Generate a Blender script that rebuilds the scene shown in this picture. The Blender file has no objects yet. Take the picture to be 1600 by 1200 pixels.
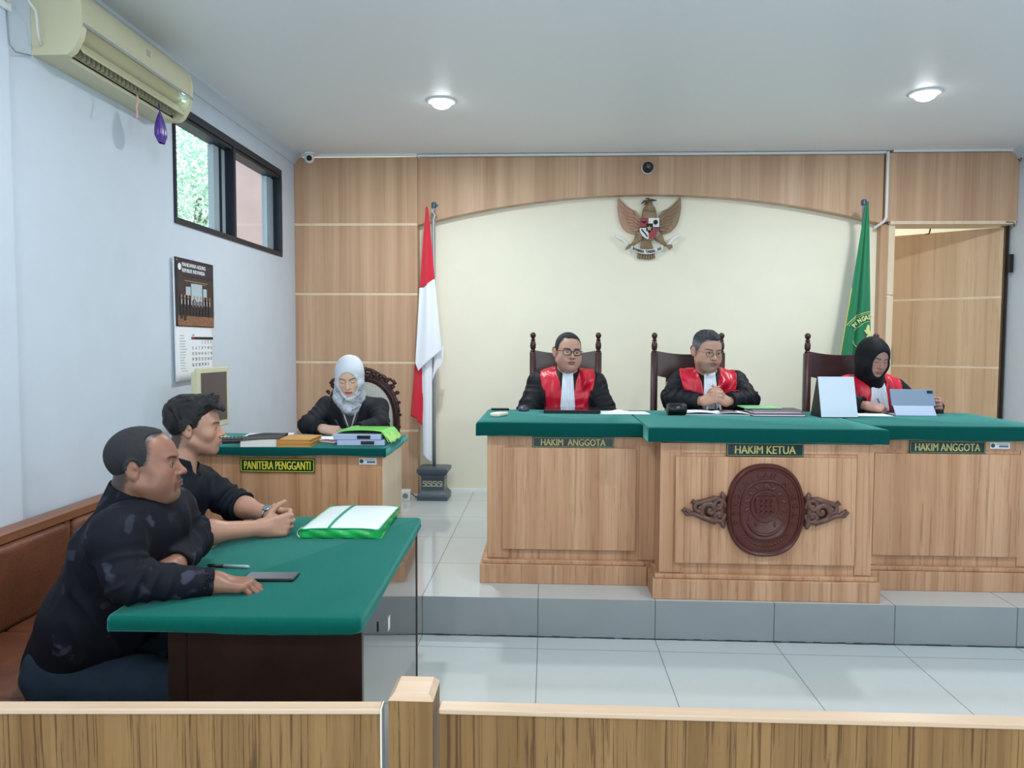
import bpy, bmesh, math, random
import numpy as np
from mathutils import Vector, Matrix

# ------------------------------------------------------------ camera
SC = bpy.context.scene
COL = SC.collection
CAM_H = 1.5
F_PX = 1190.0
cam_d = bpy.data.cameras.new('camera')
cam_d.sensor_width = 36.0
cam_d.lens = 36.0 * F_PX / 1600.0
cam_d.clip_start = 0.05
cam = bpy.data.objects.new('camera', cam_d)
COL.objects.link(cam)
yaw, pitch, roll = math.radians(2.65), math.radians(-3.13), 0.0041
cam.matrix_world = (Matrix.Translation((0, 0, CAM_H)) @ Matrix.Rotation(yaw, 4, 'Z')
                    @ Matrix.Rotation(math.pi / 2 + pitch, 4, 'X') @ Matrix.Rotation(roll, 4, 'Z'))
SC.camera = cam

# ------------------------------------------------------------ world, lights, exposure
SC.view_settings.view_transform = 'Standard'
SC.view_settings.look = 'None'
SC.view_settings.gamma = 1.0
SC.view_settings.use_curve_mapping = False
SC.view_settings.exposure = 0.0
world = bpy.data.worlds.new('world')
SC.world = world
world.use_nodes = True
wb = world.node_tree.nodes['Background']
wb.inputs['Color'].default_value = (0.86, 0.96, 1.0, 1)
wb.inputs['Strength'].default_value = 3.2
SC.cycles.max_bounces = 8
SC.cycles.diffuse_bounces = 5
SC.cycles.glossy_bounces = 4
SC.cycles.transmission_bounces = 6
SC.cycles.transparent_max_bounces = 8
SC.cycles.caustics_reflective = False
SC.cycles.caustics_refractive = False
SC.cycles.sample_clamp_indirect = 6.0
SC.cycles.use_denoising = True

CEIL_Z = 3.07
LAMPS = [(-0.70, 5.03), (2.35, 4.97), (-0.70, 2.05), (2.35, 2.05), (-0.70, -0.9), (2.35, -0.9)]
LAMP_W = 29.0


def area_light(name, loc, rot, sx, sy, power, color, shape='RECTANGLE'):
    l = bpy.data.lights.new(name, 'AREA')
    l.shape = shape
    l.size = sx
    l.size_y = sy
    l.energy = power
    l.color = color
    o = bpy.data.objects.new(name, l)
    o.location = loc
    o.rotation_euler = rot
    COL.objects.link(o)
    return o


# daylight coming in through the open entrance behind the public seats
area_light('daylight_entrance', (0.8, -2.9, 1.7), (math.radians(88), 0, 0), 3.0, 2.3, 46.0, (0.92, 0.98, 1.0))
for i, (lx, ly) in enumerate(LAMPS):
    area_light('downlight_glow', (lx, ly, CEIL_Z - 0.056), (0, 0, 0), 0.12, 0.12, LAMP_W, (0.97, 1.0, 0.99), 'DISK')

# ------------------------------------------------------------ object helpers


def link(o, parent=None):
    COL.objects.link(o)
    if parent is not None:
        o.parent = parent
    return o


def tag(o, label=None, cat=None, group=None, kind=None):
    if label:
        o['label'] = label
    if cat:
        o['category'] = cat
    if group:
        o['group'] = group
    if kind:
        o['kind'] = kind
    return o


def thing(name, label, cat, loc=(0, 0, 0), rz=0.0, group=None):
    o = bpy.data.objects.new(name, None)
    o.empty_display_size = 0.1
    o.location = loc
    o.rotation_euler = (0, 0, rz)
    link(o)
    return tag(o, label, cat, group)


class MB:
    """collects shapes of ONE part"""

    def __init__(self):
        self.bm = bmesh.new()
        self.mi = 0

    def _fin(self, verts):
        for v in verts:
            for f in v.link_faces:
                f.material_index = self.mi

    def box(self, x0, x1, y0, y1, z0, z1, bevel=0.0, seg=2, M=None):
        r = bmesh.ops.create_cube(self.bm, size=1.0)
        vs = r['verts']
        for v in vs:
            v.co = Vector(((x0 + x1) / 2 + v.co.x * (x1 - x0), (y0 + y1) / 2 + v.co.y * (y1 - y0),
                           (z0 + z1) / 2 + v.co.z * (z1 - z0)))
        if M is not None:
            for v in vs:
                v.co = M @ v.co
        self._fin(vs)
        if bevel > 0:
            es = list({e for v in vs for e in v.link_edges})
            bmesh.ops.bevel(self.bm, geom=es, offset=bevel, segments=seg, profile=0.5, affect='EDGES',
                            clamp_overlap=True)
        return self

    def lathe(self, prof, c=(0, 0, 0), seg=24, M=None, cap=True):
        rings = []
        T = Matrix.Translation(c) if M is None else M
        for r, z in prof:
            rings.append([self.bm.verts.new(T @ Vector((r * math.cos(2 * math.pi * i / seg),
                                                         r * math.sin(2 * math.pi * i / seg), z)))
                          for i in range(seg)])
        for a, b in zip(rings, rings[1:]):
            for i in range(seg):
                f = self.bm.faces.new((a[i], a[(i + 1) % seg], b[(i + 1) % seg], b[i]))
                f.material_index = self.mi
        if cap:
            self.bm.faces.new(list(reversed(rings[0]))).material_index = self.mi
            self.bm.faces.new(rings[-1]).material_index = self.mi
        return self

    def tube(self, pts, r, seg=10, closed=False, sx=1.0):
        pts = [Vector(p) for p in pts]
        n = len(pts)
        rr = r if isinstance(r, (list, tuple)) else [r] * n
        rings = []
        up = Vector((0, 0, 1))
        prev = None
        for i, p in enumerate(pts):
            if closed:
                t = (pts[(i + 1) % n] - pts[i - 1])
            else:
                t = pts[min(i + 1, n - 1)] - pts[max(i - 1, 0)]
            t.normalize()
            if prev is None:
                a = up.cross(t)
                if a.length < 0.1:
                    a = Vector((1, 0, 0)).cross(t)
            else:
                a = prev - t * prev.dot(t)
            a.normalize()
            prev = a
            b = t.cross(a)
            rings.append([self.bm.verts.new(p + a * (rr[i] * sx * math.cos(2 * math.pi * k / seg))
                                            + b * (rr[i] * math.sin(2 * math.pi * k / seg))) for k in range(seg)])
        m = n if closed else n - 1
        for i in range(m):
            A, B = rings[i], rings[(i + 1) % n]
            for k in range(seg):
                f = self.bm.faces.new((A[k], A[(k + 1) % seg], B[(k + 1) % seg], B[k]))
                f.material_index = self.mi
        if not closed:
            self.bm.faces.new(list(reversed(rings[0]))).material_index = self.mi
            self.bm.faces.new(rings[-1]).material_index = self.mi
        return self

    def prism(self, outline, a, b, plane='xz', M=None):
        """outline (list of 2d) extruded from a to b along the third axis"""
        def P(u, v, w):
            p = {'xz': (u, w, v), 'yz': (w, u, v), 'xy': (u, v, w)}[plane]
            p = Vector(p)
            return M @ p if M is not None else p
        A = [self.bm.verts.new(P(u, v, a)) for u, v in outline]
        B = [self.bm.verts.new(P(u, v, b)) for u, v in outline]
        n = len(outline)
        fs = [self.bm.faces.new(A), self.bm.faces.new(list(reversed(B)))]
        for i in range(n):
            fs.append(self.bm.faces.new((A[i], B[i], B[(i + 1) % n], A[(i + 1) % n])))
        for f in fs:
            f.material_index = self.mi
        bmesh.ops.recalc_face_normals(self.bm, faces=fs)
        return self

    def grid(self, fn, nu, nv, close_u=False):
        V = [[self.bm.verts.new(Vector(fn(i / (nu - (0 if close_u else 1)), j / (nv - 1)))) for j in range(nv)] for i in range(nu)]
        m = nu if close_u else nu - 1
        for i in range(m):
            for j in range(nv - 1):
                f = self.bm.faces.new((V[i][j], V[(i + 1) % nu][j], V[(i + 1) % nu][j + 1], V[i][j + 1]))
                f.material_index = self.mi
        return self

    def sphere(self, c, r, seg=16, scale=(1, 1, 1), M=None):
        T = Matrix.Translation(c)
        if M is not None:
            T = T @ M
        T = T @ Matrix.Diagonal((r * scale[0], r * scale[1], r * scale[2], 1))
        v = bmesh.ops.create_uvsphere(self.bm, u_segments=seg, v_segments=max(8, seg // 2), radius=1.0, matrix=T)
        self._fin(v['verts'])
        return self

    def text(self, s, size, M, depth=0.0008, bold=0.0, align='CENTER', space=1.0, fit=None):
        cu = bpy.data.curves.new('txt', 'FONT')
        cu.body = s
        cu.size = size
        cu.align_x = align
        cu.align_y = 'CENTER'
        cu.extrude = depth
        cu.offset = 0.0 if fit else bold
        cu.space_character = space
        cu.resolution_u = 3
        o = bpy.data.objects.new('txt', cu)
        COL.objects.link(o)
        bpy.context.view_layer.update()
        me = bpy.data.meshes.new_from_object(o)
        if fit:
            xs = [v.co.x for v in me.vertices]
            ys = [v.co.y for v in me.vertices]
            for v in me.vertices:
                v.co.x = (v.co.x - (min(xs) + max(xs)) / 2) * fit[0] / (max(xs) - min(xs))
                v.co.y = (v.co.y - (min(ys) + max(ys)) / 2) * fit[1] / (max(ys) - min(ys))
        me.transform(M)
        n0 = len(self.bm.faces)
        if fit and bold:
            for dx, dz in ((-bold, 0), (0.0, .00025), (bold, .0005)):
                me.transform(Matrix.Translation((M.to_3x3() @ Vector((dx, 0, dz)))))
                self.bm.from_mesh(me)
                me.transform(Matrix.Translation((M.to_3x3() @ Vector((-dx, 0, -dz)))))
        else:
            self.bm.from_mesh(me)
        self.bm.faces.ensure_lookup_table()
        for f in self.bm.faces[n0:]:
            f.material_index = self.mi
        bpy.data.objects.remove(o)
        bpy.data.meshes.remove(me)
        bpy.data.curves.remove(cu)
        return self

    def build(self, name, mats, parent=None, smooth=False, solid=0.0, subsurf=0, angle=None):
        bmesh.ops.recalc_face_normals(self.bm, faces=self.bm.faces)
        me = bpy.data.meshes.new(name)
        self.bm.to_mesh(me)
        self.bm.free()
        if not isinstance(mats, (list, tuple)):
            mats = [mats]
        for m in mats:
            me.materials.append(m)
        if smooth or angle is not None:
            me.shade_smooth()
            if angle is not None:
                me.set_sharp_from_angle(angle=math.radians(angle))
        o = bpy.data.objects.new(name, me)
        link(o, parent)
        if solid:
            s = o.modifiers.new('solid', 'SOLIDIFY')
            s.thickness = solid
            s.offset = 0
        if subsurf:
            s = o.modifiers.new('sub', 'SUBSURF')
            s.levels = subsurf
            s.render_levels = subsurf
        return o


def faceM(x, y, z, rz=0.0, tilt=0.0):
    """matrix for text/flat things that face -Y (rz turns about Z)"""
    return Matrix.Translation((x, y, z)) @ Matrix.Rotation(rz, 4, 'Z') @ Matrix.Rotation(math.radians(90) + tilt, 4, 'X')


def copy_tree(o, parent=None):
    c = o.copy()
    COL.objects.link(c)
    c.parent = parent
    for ch in list(o.children):
        copy_tree(ch, c)
    return c


# ------------------------------------------------------------ materials


def mat(name, col, rough=0.5, metal=0.0, spec=0.5, noise=0.0, nscale=20.0, bump=0.0, bscale=60.0, coat=0.0,
        trans=0.0, ior=1.45, alpha=1.0, emit=None, estr=0.0, sheen=0.0, sss=0.0, crease=0.0, cscale=9.0, cdist=0.04):
    m = bpy.data.materials.new(name)
    m.use_nodes = True
    nt = m.node_tree
    b = nt.nodes['Principled BSDF']
    b.inputs['Base Color'].default_value = (*col, 1)
    b.inputs['Roughness'].default_value = rough
    b.inputs['Metallic'].default_value = metal
    b.inputs['Specular IOR Level'].default_value = spec
    b.inputs['IOR'].default_value = ior
    b.inputs['Coat Weight'].default_value = coat
    b.inputs['Transmission Weight'].default_value = trans
    b.inputs['Alpha'].default_value = alpha
    b.inputs['Sheen Weight'].default_value = sheen
    if sss:
        b.inputs['Subsurface Weight'].default_value = sss
        b.inputs['Subsurface Radius'].default_value = (0.012, 0.005, 0.003)
        b.inputs['Subsurface Scale'].default_value = 0.6
    if emit:
        b.inputs['Emission Color'].default_value = (*emit, 1)
        b.inputs['Emission Strength'].default_value = estr
    tc = nt.nodes.new('ShaderNodeTexCoord')
    if noise > 0:
        n = nt.nodes.new('ShaderNodeTexNoise')
        n.inputs['Scale'].default_value = nscale
        n.inputs['Detail'].default_value = 5
        nt.links.new(tc.outputs['Object'], n.inputs['Vector'])
        r = nt.nodes.new('ShaderNodeMapRange')
        r.inputs['From Min'].default_value = 0.3
        r.inputs['From Max'].default_value = 0.7
        r.inputs['To Min'].default_value = 1 - noise
        r.inputs['To Max'].default_value = 1 + noise
        nt.links.new(n.outputs['Fac'], r.inputs['Value'])
        x = nt.nodes.new('ShaderNodeVectorMath')
        x.operation = 'SCALE'
        x.inputs[0].default_value = col
        nt.links.new(r.outputs['Result'], x.inputs['Scale'])
        nt.links.new(x.outputs['Vector'], b.inputs['Base Color'])
    if crease > 0:
        mp = nt.nodes.new('ShaderNodeMapping')
        mp.inputs['Scale'].default_value = (1, 1, .6)
        mp.inputs['Rotation'].default_value = (.5, .3, .2)
        nt.links.new(tc.outputs['Object'], mp.inputs['Vector'])
        n = nt.nodes.new('ShaderNodeTexNoise')
        n.noise_type = 'RIDGED_MULTIFRACTAL'
        n.inputs['Scale'].default_value = cscale
        n.inputs['Detail'].default_value = 1.5
        n.inputs['Distortion'].default_value = .6
        nt.links.new(mp.outputs['Vector'], n.inputs['Vector'])
        bp = nt.nodes.new('ShaderNodeBump')
        bp.inputs['Strength'].default_value = crease
        bp.inputs['Distance'].default_value = cdist
        nt.links.new(n.outputs['Fac'], bp.inputs['Height'])
        nt.links.new(bp.outputs['Normal'], b.inputs['Normal'])
    elif bump > 0:
        n = nt.nodes.new('ShaderNodeTexNoise')
        n.inputs['Scale'].default_value = bscale
        n.inputs['Detail'].default_value = 4
        nt.links.new(tc.outputs['Object'], n.inputs['Vector'])
        bp = nt.nodes.new('ShaderNodeBump')
        bp.inputs['Strength'].default_value = bump
        bp.inputs['Distance'].default_value = 0.01
        nt.links.new(n.outputs['Fac'], bp.inputs['Height'])
        nt.links.new(bp.outputs['Normal'], b.inputs['Normal'])
    return m


def wood(name, c_dark, c_mid, c_light, rough=0.35, axis='z', freq=28.0, offset=(0, 0, 0), contrast=1.0, grain=0.018, warp=0.03, lo=0.47, hi=0.38):
    """laminate with long vertical grain: broad bands + thin dark streaks"""
    m = bpy.data.materials.new(name)
    m.use_nodes = True
    nt = m.node_tree
    L = nt.links.new
    b = nt.nodes['Principled BSDF']
    b.inputs['Roughness'].default_value = rough
    b.inputs['Specular IOR Level'].default_value = 0.28
    tc = nt.nodes.new('ShaderNodeTexCoord')
    mp = nt.nodes.new('ShaderNodeMapping')
    mp.inputs['Location'].default_value = offset
    s = {'z': (1, 1, grain), 'x': (grain, 1, 1), 'y': (1, grain, 1)}[axis]
    mp.inputs['Scale'].default_value = s
    L(tc.outputs['Object'], mp.inputs['Vector'])
    # warp
    wn = nt.nodes.new('ShaderNodeTexNoise')
    wn.inputs['Scale'].default_value = 2.2
    wn.inputs['Detail'].default_value = 2
    mp2 = nt.nodes.new('ShaderNodeMapping')
    mp2.inputs['Scale'].default_value = {'z': (1, 1, 0.7), 'x': (0.7, 1, 1), 'y': (1, 0.7, 1)}[axis]
    mp2.inputs['Location'].default_value = offset
    L(tc.outputs['Object'], mp2.inputs['Vector'])
    L(mp2.outputs['Vector'], wn.inputs['Vector'])
    sc = nt.nodes.new('ShaderNodeVectorMath')
    sc.operation = 'SCALE'
    sc.inputs['Scale'].default_value = warp
    L(wn.outputs['Color'], sc.inputs[0])
    ad = nt.nodes.new('ShaderNodeVectorMath')
    L(mp.outputs['Vector'], ad.inputs[0])
    L(sc.outputs['Vector'], ad.inputs[1])
    n1 = nt.nodes.new('ShaderNodeTexNoise')
    n1.inputs['Scale'].default_value = freq * 0.35
    n1.inputs['Detail'].default_value = 3
    n1.inputs['Roughness'].default_value = 0.6
    L(ad.outputs['Vector'], n1.inputs['Vector'])
    n2 = nt.nodes.new('ShaderNodeTexNoise')
    n2.inputs['Scale'].default_value = freq * 2.2
    n2.inputs['Detail'].default_value = 6
    n2.inputs['Roughness'].default_value = 0.7
    L(ad.outputs['Vector'], n2.inputs['Vector'])
    r1 = nt.nodes.new('ShaderNodeValToRGB')
    r1.color_ramp.elements[0].position = 0.36
    r1.color_ramp.elements[0].color = (*c_mid, 1)
    r1.color_ramp.elements[1].position = 0.64
    r1.color_ramp.elements[1].color = (*c_light, 1)
    L(n1.outputs['Fac'], r1.inputs['Fac'])
    r2 = nt.nodes.new('ShaderNodeMapRange')
    r2.inputs['From Min'].default_value = lo
    r2.inputs['From Max'].default_value = hi
    r2.inputs['To Min'].default_value = 0.0
    r2.inputs['To Max'].default_value = contrast
    L(n2.outputs['Fac'], r2.inputs['Value'])
    mx = nt.nodes.new('ShaderNodeMix')
    mx.data_type = 'RGBA'
    L(r2.outputs['Result'], mx.inputs['Factor'])
    L(r1.outputs['Color'], mx.inputs['A'])
    mx.inputs['B'].default_value = (*c_dark, 1)
    L(mx.outputs['Result'], b.inputs['Base Color'])
    return m


def tile_mat(name, size, base, grout, rough, ox, oy, gw=0.0022, var=0.02, axes='xy'):
    m = bpy.data.materials.new(name)
    m.use_nodes = True
    nt = m.node_tree
    L = nt.links.new
    b = nt.nodes['Principled BSDF']
    b.inputs['Roughness'].default_value = rough
    tc = nt.nodes.new('ShaderNodeTexCoord')
    sp = nt.nodes.new('ShaderNodeSeparateXYZ')
    L(tc.outputs['Object'], sp.inputs['Vector'])

    def line(out, off):
        a = nt.nodes.new('ShaderNodeMath')
        a.operation = 'SUBTRACT'
        L(out, a.inputs[0])
        a.inputs[1].default_value = off - size / 2
        w = nt.nodes.new('ShaderNodeMath')
        w.operation = 'FLOORED_MODULO'
        L(a.outputs[0], w.inputs[0])
        w.inputs[1].default_value = size
        d = nt.nodes.new('ShaderNodeMath')
        d.operation = 'SUBTRACT'
        L(w.outputs[0], d.inputs[0])
        d.inputs[1].default_value = size / 2
        ab = nt.nodes.new('ShaderNodeMath')
        ab.operation = 'ABSOLUTE'
        L(d.outputs[0], ab.inputs[0])
        lt = nt.nodes.new('ShaderNodeMath')
        lt.operation = 'LESS_THAN'
        L(ab.outputs[0], lt.inputs[0])
        lt.inputs[1].default_value = gw
        return lt.outputs[0]
    g = line(sp.outputs['X'], ox)
    if 'y' in axes:
        g2 = line(sp.outputs['Y'], oy)
        mxm = nt.nodes.new('ShaderNodeMath')
        mxm.operation = 'MAXIMUM'
        L(g, mxm.inputs[0])
        L(g2, mxm.inputs[1])
        g = mxm.outputs[0]
    n = nt.nodes.new('ShaderNodeTexNoise')
    n.inputs['Scale'].default_value = 3.0
    n.inputs['Detail'].default_value = 6
    L(tc.outputs['Object'], n.inputs['Vector'])
    r = nt.nodes.new('ShaderNodeMapRange')
    r.inputs['From Min'].default_value = 0.3
    r.inputs['From Max'].default_value = 0.7
    r.inputs['To Min'].default_value = 1 - var
    r.inputs['To Max'].default_value = 1 + var
    L(n.outputs['Fac'], r.inputs['Value'])
    s = nt.nodes.new('ShaderNodeVectorMath')
    s.operation = 'SCALE'
    s.inputs[0].default_value = base
    L(r.outputs['Result'], s.inputs['Scale'])
    mx = nt.nodes.new('ShaderNodeMix')
    mx.data_type = 'RGBA'
    L(g, mx.inputs['Factor'])
    L(s.outputs['Vector'], mx.inputs['A'])
    mx.inputs['B'].default_value = (*grout, 1)
    L(mx.outputs['Result'], b.inputs['Base Color'])
    return m


def attr_mat(name, base, rough=0.5, spec=0.4, sss=0.0, bump=0.0, bscale=80.0, noise=0.0):
    """base colour multiplied/mixed with the mesh's pigment and painted-shade attribute 'tint'"""
    m = mat(name, base, rough=rough, spec=spec, sss=sss, bump=bump, bscale=bscale)
    nt = m.node_tree
    b = nt.nodes['Principled BSDF']
    a = nt.nodes.new('ShaderNodeAttribute')
    a.attribute_name = 'tint'
    nt.links.new(a.outputs['Color'], b.inputs['Base Color'])
    return m


def srgb(r, g, b):
    def f(c):
        c = c / 255.0
        return c / 12.92 if c <= 0.04045 else ((c + 0.055) / 1.055) ** 2.4
    return (f(r), f(g), f(b))
# ------------------------------------------------------------ implicit surfaces for bodies and cloth
MARGIN = 0.05


def V3(*a):
    return np.array(a, dtype=np.float64)


def rotm(yaw=0, pitch=0, roll=0):
    y, p, r = (math.radians(a) for a in (yaw, pitch, roll))
    return np.array(Matrix.Rotation(y, 3, 'Z') @ Matrix.Rotation(p, 3, 'X') @ Matrix.Rotation(r, 3, 'Y'))


def cone(a, b, r1, r2=None, k=0.01, op='u', n=None, s=1.0):
    a, b = np.array(a, float), np.array(b, float)
    r2 = r1 if r2 is None else r2
    c = (a + b) / 2
    R = np.linalg.norm(a - b) / 2 + max(r1, r2) * max(1, s)
    return dict(t='cone', a=a, b=b, r1=r1, r2=r2, k=k, op=op, c=c, R=R,
                n=None if n is None else np.array(n, float) / np.linalg.norm(n), s=s)


def ell(c, r, k=0.01, op='u', M=None):
    c = np.array(c, float)
    return dict(t='ell', c=c, r=np.array(r, float), k=k, op=op, M=np.eye(3) if M is None else M, R=max(r))


def xf(prims, R, T):
    """local -> world: p = R q + T"""
    out = []
    for p in prims:
        q = dict(p)
        q['c'] = R @ p['c'] + T
        if p['t'] == 'cone':
            q['a'] = R @ p['a'] + T
            q['b'] = R @ p['b'] + T
            if p['n'] is not None:
                q['n'] = R @ p['n']
        else:
            q['M'] = R @ p['M']
        out.append(q)
    return out


def sc_prims(prims, s):
    out = []
    for p in prims:
        q = dict(p)
        for key in ('c', 'a', 'b', 'r', 'r1', 'r2', 'k', 'R'):
            if key in q:
                q[key] = q[key] * s
        out.append(q)
    return out


def ev(prims, P):
    d = np.full(len(P), 0.5)
    for p in prims:
        dc = P - p['c']
        rr = p['R'] + MARGIN + p['k']
        m = np.einsum('ij,ij->i', dc, dc) < rr * rr
        if not m.any():
            continue
        Q = P[m]
        if p['t'] == 'cone':
            ab = p['b'] - p['a']
            t = np.clip((Q - p['a']) @ ab / max(ab @ ab, 1e-12), 0, 1)
            q = Q - p['a'] - t[:, None] * ab
            if p['n'] is not None:
                h = q @ p['n']
                q = q + np.outer(h * (1 / p['s'] - 1), p['n'])
            v = np.sqrt(np.einsum('ij,ij->i', q, q)) - (p['r1'] + (p['r2'] - p['r1']) * t)
            if p['n'] is not None and p['s'] < 1:
                v = v * (0.5 + 0.5 * p['s'])
        else:
            q = (Q - p['c']) @ p['M']
            k0 = np.sqrt(((q / p['r']) ** 2).sum(1))
            k1 = np.sqrt(((q / p['r'] ** 2) ** 2).sum(1)) + 1e-9
            v = k0 * (k0 - 1) / k1
        dm = d[m]
        k = max(p['k'], 1e-5)
        if p['op'] == 'u':
            h = np.clip(0.5 + 0.5 * (dm - v) / k, 0, 1)
            d[m] = dm * (1 - h) + v * h - k * h * (1 - h)
        else:
            h = np.clip(0.5 - 0.5 * (dm + v) / k, 0, 1)
            d[m] = dm * (1 - h) + (-v) * h + k * h * (1 - h)
    return d


def bounds(prims, pad=0.03):
    u = [p for p in prims if p['op'] == 'u']
    lo = np.min([p['c'] - p['R'] for p in u], axis=0) - pad
    hi = np.max([p['c'] + p['R'] for p in u], axis=0) + pad
    return lo, hi


def surf(f, lo, hi, h):
    """sparse surface nets -> verts, quads"""
    B = 4
    nb = np.ceil((hi - lo) / (h * B)).astype(int) + 1
    gi = np.indices(nb).reshape(3, -1).T
    cen = lo + (gi + 0.5) * h * B
    d = np.concatenate([f(c) for c in np.array_split(cen, max(1, len(cen) // 200000))])
    act = gi[np.abs(d) < h * B * 0.87 * 1.5 + 0.004]
    off = np.indices((B + 1,) * 3).reshape(3, -1).T
    N = nb * B + 2
    pts = (act[:, None, :] * B + off[None]).reshape(-1, 3)
    S = np.array([N[1] * N[2], N[2], 1], dtype=np.int64)
    ids = np.unique(pts @ S)
    ijk = np.stack([ids // S[0], (ids // S[1]) % N[1], ids % N[2]], 1)
    P = lo + ijk * h
    val = np.concatenate([f(c) for c in np.array_split(P, max(1, len(P) // 200000))])
    val = np.where(val == 0, 1e-7, val)

    def look(q):
        j = np.searchsorted(ids, q)
        j = np.minimum(j, len(ids) - 1)
        return j, ids[j] == q
    corners = np.indices((2, 2, 2)).reshape(3, -1).T
    cv = np.empty((len(ids), 8))
    ok = np.ones(len(ids), bool)
    for c, o in enumerate(corners):
        j, e = look(ids + o @ S)
        ok &= e
        cv[:, c] = val[j]
    neg = cv < 0
    mixed = ok & neg.any(1) & ~neg.all(1)
    ci = np.nonzero(mixed)[0]
    cvv, base = cv[ci], ijk[ci]
    acc = np.zeros((len(ci), 3))
    cnt = np.zeros(len(ci))
    for a in range(8):
        for b in range(a + 1, 8):
            if np.abs(corners[a] - corners[b]).sum() != 1:
                continue
            va, vb = cvv[:, a], cvv[:, b]
            x = (va < 0) != (vb < 0)
            t = np.where(x, va / np.where(x, va - vb, 1), 0)
            pt = corners[a] + t[:, None] * (corners[b] - corners[a])
            acc += np.where(x[:, None], pt, 0)
            cnt += x
    V = lo + (base + acc / cnt[:, None]) * h
    cid = ids[ci]

    def vid(q):
        j = np.minimum(np.searchsorted(cid, q), len(cid) - 1)
        return j, cid[j] == q
    quads = []
    for ax in range(3):
        j, e = look(ids + S[ax])
        s0, s1 = val < 0, val[j] < 0
        m = e & (s0 != s1)
        q0 = ids[m]
        u, w = S[(ax + 1) % 3], S[(ax + 2) % 3]
        A, ea = vid(q0)
        Bq, eb = vid(q0 - u)
        C, ec = vid(q0 - u - w)
        D, ed = vid(q0 - w)
        g = ea & eb & ec & ed
        Q = np.stack([A, Bq, C, D], 1)[g]
        fl = ~s0[m][g]
        Q[fl] = Q[fl][:, ::-1]
        quads.append(Q)
    return V, np.concatenate(quads)


def smooth_v(V, Q, it=1, lam=0.5):
    for _ in range(it):
        acc = np.zeros_like(V)
        cnt = np.zeros(len(V))
        for a in range(4):
            b = (a + 1) % 4
            for x, y in ((a, b), (b, a)):
                np.add.at(acc, Q[:, x], V[Q[:, y]])
                np.add.at(cnt, Q[:, x], 1)
        V = V + lam * (acc / np.maximum(cnt, 1)[:, None] - V)
    return V


def keep_big(V, Q, minf=40):
    """drop tiny islands"""
    par = np.arange(len(V))
    E = np.concatenate([Q[:, [0, 1]], Q[:, [1, 2]], Q[:, [2, 3]]])
    lab = par.copy()
    for _ in range(200):
        m = np.minimum(lab[E[:, 0]], lab[E[:, 1]])
        new = lab.copy()
        np.minimum.at(new, E[:, 0], m)
        np.minimum.at(new, E[:, 1], m)
        new = new[new]
        if (new == lab).all():
            break
        lab = new
    l, c = np.unique(lab[Q[:, 0]], return_counts=True)
    good = l[c >= minf]
    return Q[np.isin(lab[Q[:, 0]], good)]


def mesh_obj(name, V, Q, material, parent=None, tint=None):
    me = bpy.data.meshes.new(name)
    used = np.unique(Q)
    remap = np.zeros(len(V), int)
    remap[used] = np.arange(len(used))
    V = V[used]
    Q = remap[Q]
    me.vertices.add(len(V))
    me.vertices.foreach_set('co', V.astype(np.float32).ravel())
    me.loops.add(len(Q) * 4)
    me.loops.foreach_set('vertex_index', Q.astype(np.int32).ravel())
    me.polygons.add(len(Q))
    me.polygons.foreach_set('loop_start', np.arange(0, len(Q) * 4, 4, dtype=np.int32))
    me.update(calc_edges=True)
    me.validate()
    me.shade_smooth()
    me.materials.append(material)
    if tint is not None:
        c = tint(V)
        ca = me.color_attributes.new('tint', 'FLOAT_COLOR', 'POINT')
        ca.data.foreach_set('color', np.concatenate([c, np.ones((len(c), 1))], 1).astype(np.float32).ravel())
    o = bpy.data.objects.new(name, me)
    link(o, parent)
    return o


def sdf_obj(name, f, lo, hi, h, material, parent=None, tint=None, sm=1, minf=40):
    V, Q = surf(f, np.array(lo, float), np.array(hi, float), h)
    if sm:
        V = smooth_v(V, Q, sm)
    Q = keep_big(V, Q, minf)
    if parent is not None and parent.type == 'EMPTY':
        pass
    return mesh_obj(name, V, Q, material, parent, tint)


_rng = np.random.RandomState(4)
_DIR = _rng.normal(size=(24, 3))
_DIR /= np.linalg.norm(_DIR, axis=1)[:, None]
_PH = _rng.uniform(0, 6.28, 24)


def wob(P, freq, n=5, seed=0, stretch=None):
    """smooth noise in -1..1 from warped sines"""
    Q = P if stretch is None else P * np.array(stretch)
    w = np.zeros(len(P))
    W = Q * freq
    for i in range(3):
        D = _DIR[(seed + i + 7) % 24]
        W = W + 0.9 * np.outer(np.sin(W @ _DIR[(seed + i) % 24] * 1.3 + _PH[i]), D)
    for i in range(n):
        w += np.sin(W @ _DIR[(seed * 3 + i * 5) % 24] * (1 + 0.35 * i) + _PH[(seed + i) % 24])
    return w / n


def ridge(P, freq, seed=0, stretch=None):
    a = np.abs(wob(P, freq, 3, seed, stretch))
    return 1 - np.clip(a * 2.2, 0, 1)


# ------------------------------------------------------------ anatomy (local: X subject's left, -Y face, Z up)


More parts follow.
